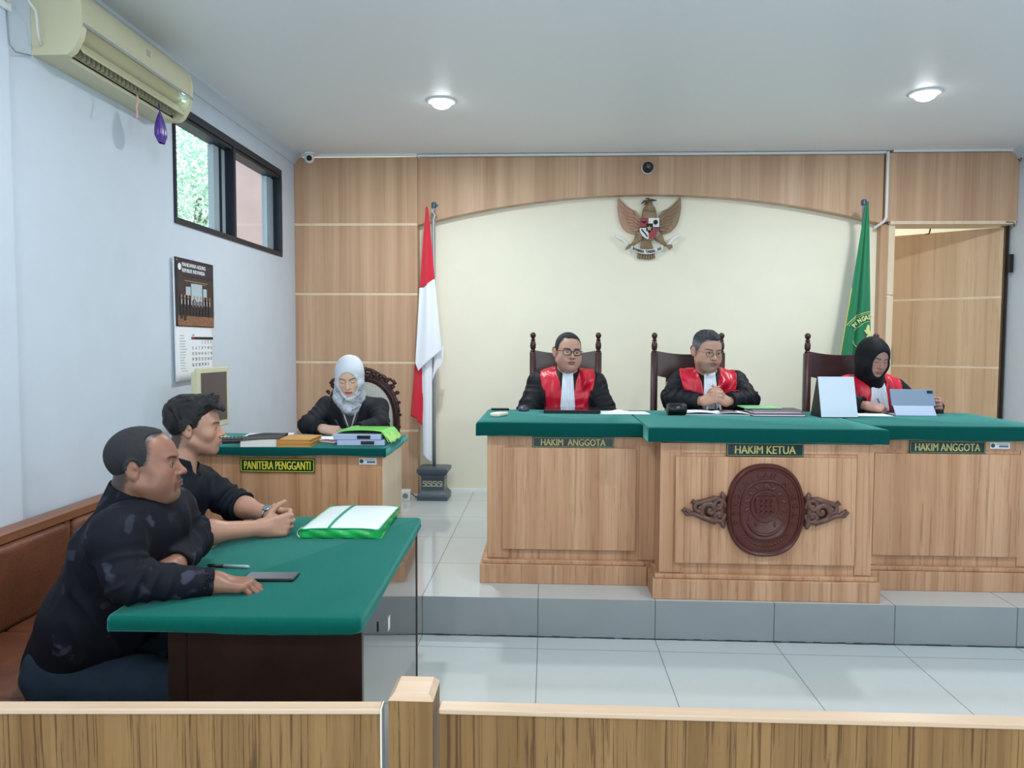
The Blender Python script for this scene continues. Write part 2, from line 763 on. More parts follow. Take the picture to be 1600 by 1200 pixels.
def head_local(o):
    """o: options"""
    fat = o.get('fat', 0.0)
    jw = o.get('jaw', 1.0)
    fem = o.get('fem', 0.0)
    p = []
    A = p.append
    A(ell((0, .014, .036), (.0765, .098, .084), .01))
    A(ell((0, -.030, .020), (.066, .066, .074), .03))
    A(ell((0, -.030, -.022), (.064 + fat * .006, .062, .080), .02))
    A(ell((0, -.036, -.070), (.050 * jw + fat * .012, .050, .042 + fat * .006), .025))
    for s in (-1, 1):
        A(cone((s * .054 * jw, .004, -.052), (s * .020, -.066, -.096), .017 + fat * .008, .014, .025))
        A(ell((s * .046, -.058, -.026), (.022 + fat * .004, .024, .022), .025))
        A(cone((s * .012, -.0885, .020), (s * .044, -.0745, .023), .0098 - fem * .0022, .009, .013))
        if fat:
            A(ell((s * .046, -.045, -.058), (.024, .030, .028), .03))
    A(ell((0, -.076, -.097 + fem * .002), (.020, .016, .016), .022))
    if fat:
        A(ell((0, -.035, -.100), (.045, .045, .026), .03))
    A(ell((0, -.070, -.060), (.031, .031, .028), .025))
    for s in (-1, 1):      # sockets
        A(ell((s * .031, -.102, .001), (.019, .016, .0125), .016, 's'))
        A(ell((s * .031, -.0775, .0005), (.0155, .0145, .0140), .004))
    # nose
    w = o.get('nose', 1.0)
    A(cone((0, -.089, .010), (0, -.1095, -.026), .0075, .0095 * w, .010))
    A(ell((0, -.1130, -.0300), (.0108 * w, .0112, .0100), .007))
    for s in (-1, 1):
        A(ell((s * .0135 * w, -.1020, -.0335), (.0082 * w, .0100, .0080), .005))
        A(ell((s * .0070 * w, -.1035, -.0410), (.0035 * w, .0055, .0040), .003, 's'))
    # lips
    lf = 1.0 + fem * .15
    A(cone((-.0215, -.0930, -.0620), (-.004, -.1025, -.0575), .0042, .0066 * lf, .004))
    A(cone((.0215, -.0930, -.0620), (.004, -.1025, -.0575), .0042, .0066 * lf, .004))
    A(cone((-.0180, -.0930, -.0665), (0, -.1005, -.0695), .0047, .0074 * lf, .005))
    A(cone((.0180, -.0930, -.0665), (0, -.1005, -.0695), .0047, .0074 * lf, .005))
    op = o.get('mouth', 0.0)
    for s in (-1, 1):
        A(cone((s * .022, -.0990, -.0635), (0, -.1085, -.0632 - op * .001), .0010, .0016 + op * .003, .003, 's'))
    A(ell((0, -.1005, -.0815), (.017, .0075, .005), .008, 's'))
    # eye opening
    for s in (-1, 1):
        e = o.get('eye', 0.8)
        if e > 0:
            A(ell((s * .031, -.0935, -.0010), (.0125, .0075, .0046 * e), .002, 's'))
    # ears
    if not o.get('noears'):
        for s in (-1, 1):
            R = rotm(0, -10, 0)
            Re = np.array(Matrix.Rotation(s * math.radians(-22), 3, 'Z')) @ R
            A(ell((s * .084, .014, -.004), (.0080, .0200, .0320), .005, M=Re))
            A(ell((s * .079, .010, -.026), (.007, .011, .013), .006))
            A(ell((s * .0930, .008, -.002), (.0065, .0115, .0205), .004, 's', M=Re))
            A(ell((s * .0860, .004, .004), (.0045, .005, .008), .004, M=Re))
    return p


def lerp_tab(tab, x):
    return np.interp(x, [t[0] for t in tab], [t[1] for t in tab])


def hand_prims(w, d, n, right, scale=1.0, curl=(20, 25, 20), curls=None, spread=0.0, thumb=None, thick=1.0):
    """w wrist, d towards the knuckles, n out of the palm"""
    d = np.array(d, float); d /= np.linalg.norm(d)
    n = np.array(n, float); n = n - d * (n @ d); n /= np.linalg.norm(n)
    s = np.cross(d, n) * (1 if right else -1)
    w = np.array(w, float)
    S = scale

    def P(a, b, c):
        return w + S * (a * d + b * s + c * n)
    out = []
    kn = [(.090, .031), (.094, .0105), (.090, -.0105), (.081, -.030)]
    ln = [.070, .078, .072, .056]
    for i, (a, b) in enumerate(kn):
        out.append(cone(P(.0, b * .55, 0), P(a, b, -.002), .0165 * S * thick, .0115 * S * thick, .014 * S))
    out.append(cone(P(.015, .012, .008), P(.050, .034, .014), .015 * S * thick, .013 * S * thick, .012 * S))
    out.append(cone(P(.02, -.022, .006), P(.065, -.027, .006), .013 * S * thick, .012 * S * thick, .012 * S))
    cs = curls if curls is not None else [curl] * 4
    tips = []
    for i, (a, b) in enumerate(kn):
        c = cs[i]
        p = P(a, b, -.001)
        th = 0
        sp = math.radians(spread * (1.5 - i))
        rad = [.0098, .0090, .0082, .0068] if i < 3 else [.0086, .0078, .0070, .0060]
        for j, fr in enumerate((.44, .31, .25)):
            th += math.radians(c[j])
            dr = math.cos(th) * (math.cos(sp) * d + math.sin(sp) * s) + math.sin(th) * n
            q = p + S * ln[i] * fr * dr
            out.append(cone(p, q, rad[j] * S * thick, rad[j + 1] * S * thick, .0025 * S))
            p = q
        tips.append(p)
    T = thumb or ((.55, .75, .30), (.80, .45, .35), (.95, .15, .25))
    p = P(.022, .022, .006)
    for j, (v, L, r1, r2) in enumerate(zip(T, (.040, .034, .027), (.0150, .0112, .0100), (.0112, .0102, .0078))):
        v = np.array(v, float)
        v /= np.linalg.norm(v)
        q = p + S * L * (v[0] * d + v[1] * s + v[2] * n)
        out.append(cone(p, q, r1 * S * thick, r2 * S * thick, .006 * S if j == 0 else .003 * S))
        p = q
    return out, tips, p
# ------------------------------------------------------------ shared materials
M_WALL = mat('painted_wall', srgb(204, 215, 228), rough=0.55, noise=0.02, nscale=6, bump=0.12, bscale=9)
M_CREAM = mat('cream_wall', srgb(240, 236, 217), rough=0.6, noise=0.015, nscale=5, bump=0.06, bscale=8)
M_CEIL = mat('ceiling_paint', srgb(232, 235, 238), rough=0.42, bump=0.03, bscale=3)
M_CORN = mat('cornice_paint', srgb(200, 212, 224), rough=0.5)
M_FLOOR = tile_mat('floor_tile', 0.5925, srgb(198, 206, 207), srgb(128, 136, 138), 0.05, -0.632, 3.66)
M_DAIS = tile_mat('dais_tile', 0.5925, srgb(200, 206, 207), srgb(130, 132, 132), 0.05, -0.632, 3.81)
M_RISER = tile_mat('riser_tile', 0.5925, srgb(146, 153, 156), srgb(70, 78, 82), 0.35, -0.632, 0, gw=0.002, var=0.06, axes='x')
W_PANEL = wood('wall_panel_wood', srgb(154, 118, 92), srgb(183, 146, 117), srgb(208, 173, 143), rough=0.4, freq=20, contrast=0.25, warp=.012)
W_TRIM = wood('trim_wood', srgb(205, 180, 150), srgb(222, 200, 172), srgb(232, 212, 186), rough=0.4, freq=20, contrast=0.3)
W_DESK = wood('desk_wood', srgb(134, 92, 66), srgb(180, 136, 104), srgb(204, 163, 130), rough=0.42, freq=34, contrast=0.5, offset=(3.1, 0.4, 0), warp=.02)
W_DESK2 = wood('clerk_desk_wood', srgb(134, 88, 58), srgb(182, 134, 98), srgb(206, 160, 122), rough=0.42, freq=34, contrast=0.5, offset=(7.3, 1.4, 0), warp=.02)
W_RAIL = wood('rail_wood', srgb(74, 48, 22), srgb(120, 88, 50), srgb(144, 110, 68), rough=0.5, freq=60, contrast=0.8, offset=(1.7, 5.2, 0), grain=.012, warp=.018, lo=.46, hi=.40)
W_RAILTOP = wood('rail_top_wood', srgb(176, 146, 118), srgb(200, 172, 145), srgb(212, 188, 164), rough=0.3, axis='x', freq=40, contrast=0.3)
W_BENCH = wood('bench_wood', srgb(90, 55, 38), srgb(128, 84, 60), srgb(146, 100, 74), rough=0.35, axis='y', freq=30, contrast=0.4)
M_DARKW = mat('dark_brown_wood', srgb(46, 31, 27), rough=0.3, noise=0.2, nscale=12)
M_DARKW2 = mat('chair_wood', srgb(66, 40, 40), rough=0.28, noise=0.25, nscale=14)
M_ARM = mat('armrest_wood', srgb(128, 80, 66), rough=0.35, noise=0.1, nscale=20)
M_TABLE = mat('table_veneer', srgb(64, 54, 48), rough=0.10, noise=0.25, nscale=8, coat=0.6)
M_FELT = mat('green_felt', srgb(8, 84, 74), rough=0.95, spec=0.05, noise=0.07, nscale=260, bump=0.25, bscale=500, sheen=0.6)
M_FELT2 = mat('desk_felt', srgb(6, 72, 68), rough=0.95, spec=0.05, noise=0.05, nscale=160, bump=0.2, bscale=300, sheen=0.9)
for _m in (M_FELT, M_FELT2):
    _m.node_tree.nodes['Principled BSDF'].inputs['Sheen Tint'].default_value = (.25, .75, .68, 1)
    _m.node_tree.nodes['Principled BSDF'].inputs['Sheen Roughness'].default_value = .4
M_LEATHER = mat('brown_leather', srgb(104, 62, 42), rough=0.42, noise=0.16, nscale=7, bump=0.3, bscale=90)
M_FRAME = mat('window_frame_metal', srgb(28, 36, 48), rough=0.4)
M_FRAME2 = mat('window_sash_grey', srgb(150, 166, 176), rough=0.45)
M_BLACK = mat('black_plastic', srgb(22, 24, 28), rough=0.35)
M_BLACK2 = mat('black_matte', srgb(24, 26, 30), rough=0.7)
M_WHITE = mat('white_paper', srgb(236, 240, 244), rough=0.7)
M_WHITEP = mat('white_plastic', srgb(226, 228, 226), rough=0.4)
M_GREY = mat('grey_metal', srgb(158, 168, 176), rough=0.35, metal=0.35)
M_BEIGE = mat('yellowed_plastic', srgb(208, 204, 172), rough=0.4, noise=0.03, nscale=5)
M_BEIGE2 = mat('beige_vent', srgb(176, 172, 146), rough=0.5)
M_CHROME = mat('chrome', srgb(200, 205, 210), rough=0.15, metal=1.0)
M_SIGN = mat('sign_green', srgb(8, 58, 30), rough=0.25)
M_SIGN2 = mat('sign_dark_green', srgb(12, 52, 52), rough=0.25)
M_GOLD = mat('sign_yellow', srgb(226, 208, 70), rough=0.4)
M_GOLD2 = mat('sign_gold', srgb(190, 178, 110), rough=0.4)
M_CARVE = mat('carved_red_brown', srgb(84, 42, 37), rough=0.36, noise=0.12, nscale=18)
M_CARVE2 = mat('carved_dark_brown', srgb(98, 68, 60), rough=0.35, noise=0.25, nscale=25)


def glass_mat():
    m = bpy.data.materials.new('clear_glass')
    m.use_nodes = True
    nt = m.node_tree
    nt.nodes.remove(nt.nodes['Principled BSDF'])
    out = nt.nodes['Material Output']
    t = nt.nodes.new('ShaderNodeBsdfTransparent')
    t.inputs['Color'].default_value = (0.93, 0.97, 0.97, 1)
    g = nt.nodes.new('ShaderNodeBsdfGlossy')
    g.inputs['Roughness'].default_value = 0.02
    lw = nt.nodes.new('ShaderNodeLayerWeight')
    pw = nt.nodes.new('ShaderNodeMath')
    pw.operation = 'POWER'
    pw.inputs[1].default_value = 4.0
    nt.links.new(lw.outputs['Facing'], pw.inputs[0])
    fr = nt.nodes.new('ShaderNodeMath')
    fr.operation = 'MULTIPLY_ADD'
    fr.inputs[1].default_value = 0.6
    fr.inputs[2].default_value = 0.04
    nt.links.new(pw.outputs[0], fr.inputs[0])
    mx = nt.nodes.new('ShaderNodeMixShader')
    nt.links.new(fr.outputs[0], mx.inputs[0])
    nt.links.new(t.outputs[0], mx.inputs[1])
    nt.links.new(g.outputs[0], mx.inputs[2])
    nt.links.new(mx.outputs[0], out.inputs['Surface'])
    return m


M_GLASS = glass_mat()
XL, XR, YB, YF = -2.15, 3.80, 6.55, -3.0


def struct(name, mb, m, **k):
    return tag(mb.build(name, m, **k), kind='structure')


# ------------------------------------------------------------ room shell
struct('floor', MB().box(XL - .15, XR + .15, YF, 3.81, -.1, 0), M_FLOOR)
b = MB()
b.box(XL, XR, 3.81, 6.56, 0, 0.2)
b.box(2.84, 4.6, 6.56, 8.6, 0, 0.2)
dais = struct('floor', b, [M_DAIS, M_RISER])
for p in dais.data.polygons:
    if abs(p.normal.y) > 0.9:
        p.material_index = 1
b = MB()   # worn mortar where the riser meets the floor
random.seed(3)
for i in range(150):
    x = XL + (XR - XL) * i / 150
    h = 0.003 + 0.004 * random.random()
    b.box(x, x + (XR - XL) / 150, 3.8075 - 0.004 * random.random(), 3.811, 0, h)
struct('trim_1', b, mat('dark_mortar', srgb(60, 66, 70), rough=0.9))
struct('ceiling', MB().box(XL - .15, XR + .15, YF, YB + .1, CEIL_Z, CEIL_Z + .1), M_CEIL)

WY0, WY1, WZ0, WZ1 = 4.33, 6.10, 2.18, 2.87
b = MB()
b.box(XL - .15, XL, YF, WY0, 0, CEIL_Z)
b.box(XL - .15, XL, WY1, YB + .15, 0, CEIL_Z)
b.box(XL - .15, XL, WY0, WY1, 0, WZ0)
b.box(XL - .15, XL, WY0, WY1, WZ1, CEIL_Z)
struct('wall_left', b, M_WALL)
b = MB()      # shallow pier where the nearer stretch of the left wall stands proud
b.box(XL, XL + .03, YF, 2.96, 0, CEIL_Z)
struct('wall_left_pier', b, M_WALL)
struct('wall_right', MB().box(XR, XR + .15, YF, YB - .02, 0, CEIL_Z), M_WALL)
b = MB()
b.box(XL - .15, -.7, YF - .15, YF, 0, CEIL_Z)
b.box(2.3, XR + .15, YF - .15, YF, 0, CEIL_Z)
b.box(-.7, 2.3, YF - .15, YF, 2.4, CEIL_Z)
struct('wall_front', b, M_WALL)
struct('wall_back', MB().box(-1.10, 2.74, YB, YB + .12, .2, CEIL_Z), M_CREAM)
b = MB()
b.box(2.80, 4.7, 8.3, 8.4, .2, CEIL_Z)
b.box(4.6, 4.7, 6.5, 8.3, .2, CEIL_Z)
b.box(2.74, 2.80, 6.67, 8.4, .2, CEIL_Z)
b.box(2.74, 4.7, 6.56, 8.4, 3.0, 3.07)
struct('wall_passage', b, M_CREAM)
area_light('passage_fill', (3.6, 7.4, 2.95), (0, 0, 0), 0.5, 0.5, 9.0, (1.0, 0.97, 0.92))  # unseen fill added to brighten the passage, no fitting there

# cornice along the side walls
def cornice(x, sgn, name):
    o = [(x, CEIL_Z), (x, CEIL_Z - .075), (x + sgn * .012, CEIL_Z - .075), (x + sgn * .02, CEIL_Z - .055),
         (x + sgn * .045, CEIL_Z - .03), (x + sgn * .07, CEIL_Z - .016), (x + sgn * .075, CEIL_Z)]
    struct(name, MB().prism(o, YF, YB - .1, 'xz'), M_CORN, angle=40)


cornice(XL, 1, 'trim_2')
cornice(XR, -1, 'trim_3')
# white skirting of the cream wall
struct('baseboard_back', MB().box(-1.05, 2.70, YB - .012, YB, .2, .225), mat('white_skirting', srgb(240, 242, 246), rough=0.3))

# panelling left of the arch
PY = 6.43
joints = [0.2, 0.744, 1.325, 1.905, 2.49, 3.055]
b = MB()
for z0, z1 in zip(joints, joints[1:]):
    b.box(XL, -1.10, PY, PY + .02, z0 + (.011 if z0 > .3 else 0), z1 - .011, bevel=.0015, seg=1)
b.box(-1.115, -1.10, PY + .02, YB, .2, 3.055)
struct('wall_back_panelling', b, W_PANEL)
b = MB()
for z in joints[1:-1]:
    b.box(XL, -1.101, PY + .004, PY + .02, z - .011, z + .011)
b.box(XL, -1.10, PY + .02, PY + .03, .2, 3.055)
struct('trim_4', b, W_TRIM)
# arch fascia
arc = []
R_, cx_, apex = 7.62, 0.82, 2.733
for i in range(41):
    x = -1.10 + (2.74 + 1.10) * i / 40
    arc.append((x, apex - (R_ - math.sqrt(R_ ** 2 - (x - cx_) ** 2))))
out = arc + [(2.74, 3.045), (-1.10, 3.045)]
struct('wall_arch_fascia', MB().prism(out, 6.45, YB - .001, 'xz'), W_PANEL)
# right return pillar, header above the door
b = MB()
b.box(2.74, 2.79, 6.47, YB + .12, .2, 2.485)
struct('wall_pillar', b, W_PANEL)
b = MB()
b.box(2.79, 2.84, 6.44, YB + .12, .2, 1.895)
b.box(2.79, 2.84, 6.44, YB + .12, 1.905, 2.485)
struct('trim_5', b, W_TRIM)
struct('wall_door_header', MB().box(2.75, XR - .002, PY - .01, YB + .12, 2.50, 3.05), W_PANEL)
struct('trim_6', MB().box(2.79, XR - .02, PY - .02, YB + .12, 2.475, 2.50), W_TRIM)
struct('trim_7', MB().box(3.770, 3.785, 6.50, 6.60, .2, 2.475), M_DARKW)
b = MB()
b.box(XL + .05, -1.10, 6.40, 6.425, 3.052, 3.069)
b.box(-1.09, 2.74, 6.415, 6.445, 3.047, 3.064)
b.box(2.79, XR - .06, 6.39, 6.415, 3.052, 3.069)
struct('trim_8', b, M_WHITEP)
b = MB()
b.tube([(2.755, 6.415, 3.06), (2.755, 6.415, 2.53), (2.745, 6.43, 2.50), (2.70, 6.50, 2.46)], .012, 8)
tag(b.build('cable_conduit', M_WHITEP, angle=40), 'thin white cable conduit running down beside the arch above the door', 'cable conduit')
# wires hanging at the corner near the door
b = MB()
b.tube([(3.78, 6.40, 3.05), (3.79, 6.39, 2.99), (3.785, 6.385, 2.965), (3.775, 6.40, 2.99)], .0035, 6)
tag(b.build('loose_wire', M_BLACK2, smooth=True), 'short dark loose wire in the ceiling corner over the door', 'wire')
b = MB()
b.tube([(3.70, 6.40, 2.49), (3.755, 6.39, 2.485), (3.757, 6.39, 2.45)], .0035, 6)
tag(b.build('loose_wire', M_BLACK2, smooth=True), 'short dark wire end poking out beside the top of the door opening', 'wire')

# door: leaf stands ajar, turned away into the passage
hx, hy, fx, fy = 3.765, 6.53, 3.10, 7.07
L_ = math.hypot(fx - hx, fy - hy)
ang = math.atan2(fy - hy, fx - hx)
door = thing('door_1', None, None, (hx, hy, .2), ang)
tag(door, kind='structure')
b = MB()
dz = [0.005, .51, 1.105, 1.69, 2.262]
for z0, z1 in zip(dz, dz[1:]):
    b.box(0, L_, 0, .035, z0 + (.009 if z0 > .1 else 0), z1 - (.009 if z1 < 2.2 else 0))
leaf = b.build('door_leaf', wood('door_wood', srgb(170, 134, 104), srgb(200, 166, 132), srgb(216, 184, 150), rough=0.4, freq=17, contrast=0.35), door)
b = MB()
for z in dz[1:-1]:
    b.box(0, L_, .001, .034, z - .009, z + .009)
b.box(L_ - .001, L_ + .004, 0, .035, .005, 2.262)
b.build('door_strip', W_TRIM, door)
hb = MB()
hb.box(L_ - .030, L_ - .010, .035, .046, 1.10, 1.28, bevel=.003)
hb.lathe([(.010, 0), (.009, .03), (.014, .035), (.014, .05), (.004, .054)], M=Matrix.Translation((L_ - .02, .045, 1.16)) @ Matrix.Rotation(math.radians(-90), 4, 'X'), seg=14)
hb.build('door_handle', M_BLACK, door, angle=40)
b = MB()
b.box(0, .035, -.012, .012, 0, .15, bevel=.003)
hg = b.build('hinge_plate', M_BLACK)
hg.location = (3.752, 6.44, 2.085)
tag(hg, 'dark metal hinge on the door frame against the white right wall', 'hinge')
b = MB()
b.tube([(3.22, 6.62, 2.52), (3.24, 6.70, 2.44), (3.24, 6.76, 2.44)], .006, 6)
tag(b.build('door_stay', M_BLACK, smooth=True), 'small black stay arm above the half-open door', 'door stay')

# window: two lights in a dark frame, grey inner sashes
w = thing('window_1', None, None, (0, 0, 0))
tag(w, kind='structure')
b = MB()
t = .035
x0, x1 = XL - .06, XL + .012
b.box(x0, x1, WY0, WY1, WZ1 - .05, WZ1, bevel=.003)
b.box(x0, x1, WY0, WY1, WZ0, WZ0 + t, bevel=.003)
b.box(x0, x1, WY0, WY0 + .02, WZ0 + t, WZ1 - .05)
b.box(x0, x1, WY1 - t, WY1, WZ0 + t, WZ1 - .05)
b.box(x0, x1, 5.155, 5.19, WZ0 + t, WZ1 - .05)
b.box(x0 - .02, x0 + .02, 5.06, 5.08, WZ0 + t, WZ1 - .05)
b.box(x0 - .03, XL + .006, WY0, WY1, WZ1 - .075, WZ1 - .055)
b.build('window_frame', M_FRAME, w)
b = MB()
b.box(x0 - .03, x0 + .01, 5.075, 5.156, WZ0 + t, WZ1 - .08)
b.box(x0 - .03, x0 + .01, 4.98, 5.06, WZ0 + t, WZ1 - .08)
b.box(x0 - .03, x0 + .01, 5.93, 6.065, WZ0 + t, WZ1 - .08)
b.box(x0 - .02, x0 + .02, 5.98, 5.99, WZ0 + t, WZ1 - .08)
b.build('window_sash', M_FRAME2, w)
for ya, yb in ((WY0 + .02, 5.0), (5.19, 5.96)):
    MB().box(x0 - .006, x0 - .001, ya, yb, WZ0 + .03, WZ1 - .05).build('pane', M_GLASS, w)

# outside the window
o = MB().box(-3.42, XL - .32, 8.0, 8.2, 0, 7).build('neighbour_wall', mat('pinkish_render', srgb(176, 150, 150), rough=0.8, noise=0.06, nscale=5))
tag(o, 'dusty pink rendered wall of the neighbouring building outside the window', 'building')
tag(MB().box(-14, XL - .2, -2, 22, -.3, -.1).build('yard_ground', mat('yard', srgb(150, 150, 135), rough=0.9, noise=.2, nscale=3)), kind='structure')
tr = thing('garden_tree', 'leafy pale green tree outside, seen through the left window pane', 'tree', (-5.0, 10.6, -.1))
rng = random.Random(5)
b = MB()
b.tube([(0, 0, 0), (.05, 0, 1.4), (0, .05, 2.6), (.1, 0, 3.6)], [.12, .10, .08, .04], 10)
for k in range(14):
    a = rng.uniform(0, 6.28)
    r = rng.uniform(.5, 1.1)
    z = rng.uniform(1.8, 3.2)
    b.tube([(0, 0, z), (r * .5 * math.cos(a), r * .5 * math.sin(a), z + .35), (r * math.cos(a), r * math.sin(a), z + .7)], [.035, .022, .008], 6)
b.build('trunk', mat('bark', srgb(110, 104, 92), rough=0.9, noise=.2), tr)
b = MB()
for k in range(9000):
    while True:
        p = Vector((rng.uniform(-1, 1), rng.uniform(-1, 1), rng.uniform(-1, 1)))
        if p.length < 1 and p.length > .25:
            break
    p = Vector((p.x * 1.15, p.y * 1.0, p.z * 1.25 + 3.3))
    R = Matrix.Rotation(rng.uniform(0, 6.28), 4, 'Z') @ Matrix.Rotation(rng.uniform(-1.2, 1.2), 4, 'X')
    l, wd = rng.uniform(.05, .09), rng.uniform(.018, .03)
    vs = [b.bm.verts.new(Matrix.Translation(p) @ R @ Vector(q)) for q in ((0, 0, 0), (wd, l * .5, .01), (0, l, 0), (-wd, l * .5, .01))]
    b.bm.faces.new(vs)
fo = b.build('foliage', mat('pale_leaves', srgb(196, 226, 208), rough=0.6, noise=.2, nscale=2), tr)
fo['kind'] = 'stuff'

# ------------------------------------------------------------ ceiling lamps
for i, (lx, ly) in enumerate(LAMPS):
    where = ['left of the two above the dais', 'right of the two above the dais',
             'over the floor beside the lawyers table', 'over the open floor on the right',
             'over the public seats on the left', 'over the public seats on the right'][i]
    t_ = thing('downlight', 'round bright ceiling lamp, ' + where, 'ceiling lamp', (lx, ly, CEIL_Z), 0, 'recessed ceiling lamps')
    MB().lathe([(.072, -.001), (.098, -.001), (.098, -.006), (.092, -.010), (.074, -.010), (.072, -.004)], (0, 0, 0), 32, cap=False).build('trim_ring', M_WHITEP, t_, smooth=True)
    MB().lathe([(.001, -.050), (.030, -.047), (.052, -.036), (.066, -.018), (.071, -.001)], (0, 0, 0), 32).build('diffuser', mat('lamp_glow', (1, 1, 1), emit=(.93, .97, 1.0), estr=14.0), t_, smooth=True)

# ------------------------------------------------------------ cameras on the ceiling line
t_ = thing('security_camera', 'small white dome security camera in the upper left corner of the back wall', 'security camera', (-1.985, 6.33, CEIL_Z))
MB().lathe([(.045, -.003), (.045, -.018), (.03, -.024), (.001, -.024)], (0, 0, 0), 24).build('mount', M_WHITEP, t_, smooth=True)
MB().sphere((0, 0, -.05), .042, 24).build('housing', M_WHITEP, t_, smooth=True)
MB().sphere((.006, -.022, -.055), .026, 20).build('lens', M_BLACK, t_, smooth=True)
t_ = thing('security_camera', 'black dome security camera fixed to the wooden arch above the emblem', 'security camera', (.818, 6.45, 2.945))
MB().lathe([(.05, 0), (.05, .018), (.04, .024)], M=Matrix.Rotation(math.radians(90), 4, 'X'), seg=28).build('mount', M_WHITEP, t_, smooth=True)
MB().sphere((0, -.035, 0), .046, 26).build('housing', M_BLACK, t_, smooth=True)
MB().lathe([(.02, 0), (.02, .01), (.012, .014)], M=Matrix.Translation((0, -.078, 0)) @ Matrix.Rotation(math.radians(90), 4, 'X'), seg=20).build('lens', mat('lens_ring', srgb(70, 76, 84), rough=.2), t_, smooth=True)

# ------------------------------------------------------------ air conditioner
ac = thing('air_conditioner', 'yellowed wall-mounted split air conditioner high on the left wall', 'air conditioner', (XL + .001, 3.14, 2.685))
LA = 0.99
prof = [(0, .30), (.13, .30), (.175, .285), (.205, .25), (.215, .20), (.215, .125), (.20, .118), (.15, .10), (.095, .055), (.125, .012), (.12, 0), (0, 0)]
b = MB().prism(prof, .035, LA - .035, 'xz')
b.build('housing', M_BEIGE, ac, angle=35)
capp = [(0, .302), (.13, .302), (.176, .286), (.207, .25), (.218, .20), (.218, .125), (.205, .07), (.175, .018), (.15, 0), (0, -.001)]
for y in (0, LA - .035):
    b = MB().prism(capp, y, y + .035, 'xz')
    b.build('end_cap', M_BEIGE, ac, angle=35)
b = MB().prism([(.212, .118), (.222, .118), (.222, .130), (.212, .130)], .005, LA - .005, 'xz')
b.build('chrome_strip', M_CHROME, ac)
b = MB()
MT = Matrix.Translation((.172, 0, .052)) @ Matrix.Rotation(math.radians(52), 4, 'Y')
b.box(-.035, .035, .045, LA - .04, -.004, .004, bevel=.003, M=MT)
b.build('louvre', M_BEIGE, ac)
b = MB()
b.box(.11, .128, .05, LA - .05, .012, .05)
b.build('vent_slot', M_BLACK2, ac)
b = MB()
for i in range(26):
    y = .06 + i * .034
    b.box(.128, .15, y, y + .003, .02, .06)
b.box(.128, .134, .06, .06 + 25 * .034, .018, .024)
b.build('vent_grille', M_BEIGE2, ac)
b = MB().box(.19, .2, LA - .07, LA - .05, .095, .1)
b.build('status_light', mat('led', (.5, .8, 1), emit=(.4, .8, 1.0), estr=6), ac)
b = MB().prism([(.2155, .185), (.2165, .185), (.2165, .215), (.2155, .215)], LA * .52, LA * .52 + .035, 'xz')
b.build('badge', M_BEIGE2, ac)
# socket and cable near the unit
sk = thing('wall_socket', 'white wall socket with plug beside the air conditioner, at the top left', 'wall socket', (XL + .03, 2.93, 2.83))
MB().box(0, .012, -.04, .04, -.045, .045, bevel=.004).build('plate', M_WHITEP, sk)
MB().lathe([(.02, 0), (.018, .03), (.008, .04)], M=Matrix.Translation((.012, 0, 0)) @ Matrix.Rotation(math.radians(90), 4, 'Y'), seg=16).build('plug', M_WHITEP, sk, smooth=True)
b = MB()
b.tube([(XL + .075, 2.93, 2.83), (XL + .09, 2.98, 2.85), (XL + .09, 3.04, 2.82), (XL + .07, 3.08, 2.74), (XL + .05, 3.12, 2.72), (XL + .04, 3.16, 2.74)], .005, 8)
tag(b.build('power_cable', M_WHITEP, smooth=True), 'white power cable looping from the socket to the air conditioner', 'cable')
b = MB()
b.tube([(XL + .035, 2.95, 2.79), (XL + .035, 2.96, 2.66), (XL + .03, 3.0, 2.645), (XL + .01, 3.12, 2.675)], .003, 6)
tag(b.build('thin_cable', mat('grey_cable', srgb(150, 158, 166)), smooth=True), 'thin grey cable hanging below the wall socket', 'cable')
# things hanging from the vent
b = MB()
def bag(u, v):
    a = u * 2 * math.pi
    z = -v * .155
    r = .008 + .040 * math.sin(min(1, v * 1.15) * math.pi * .62) * (1 - .5 * max(0, v - .8) / .2)
    return (r * .45 * math.cos(a) * (1 + .2 * math.sin(5 * a)), r * math.sin(a) + .01 * v + .012 * max(0, v - .8) * math.sin(a * 2), z)
b.grid(bag, 28, 24, close_u=True)
b.tube([(0, 0, .0), (-.002, 0, .03), (-.01, 0, .045)], .003, 6)
o = b.build('hanging_pouch', mat('purple_plastic', srgb(86, 60, 150), rough=0.25, noise=.3, nscale=40), smooth=True)
o.location = (XL + .15, 3.90, 2.675)
tag(o, 'small purple plastic pouch hanging from the air conditioner vent', 'pouch')
b = MB()
b.grid(lambda u, v: (.004 * math.sin(v * 9), (u - .5) * .016 + .006 * math.sin(v * 5), -v * .115), 4, 18)
o = b.build('ribbon', mat('pink_ribbon', srgb(226, 180, 172), rough=.6), solid=.0015, smooth=True)
o.location = (XL + .14, 3.70, 2.70)
tag(o, 'short pale pink ribbon hanging from the air conditioner vent', 'ribbon')

# ------------------------------------------------------------ wall calendar
cal = thing('wall_calendar', 'large wall calendar with dark group photo above a white date sheet', 'calendar', (XL, 4.53, 1.62))
RC = Matrix.Rotation(math.radians(90), 4, 'Z')


def cal_sheet(z0, z1, off, m, name, thick=.006):
    b = MB()
    def f(u, v):
        y = -.255 + .51 * u
        z = z0 + (z1 - z0) * v
        bow = off + .010 * (1 - u) * (1 - (z + .36) / .72 * .6)
        return (bow, y, z)
    b.grid(f, 12, 16)
    return b.build(name, m, cal, solid=thick, smooth=True)


cal_sheet(-.355, .36, .012, M_WHITE, 'date_sheet', .010)
M_PH = mat('calendar_photo', srgb(52, 42, 46), rough=.35, noise=.3, nscale=14)
cal_sheet(-.035, .362, .020, M_PH, 'photo_sheet', .003)


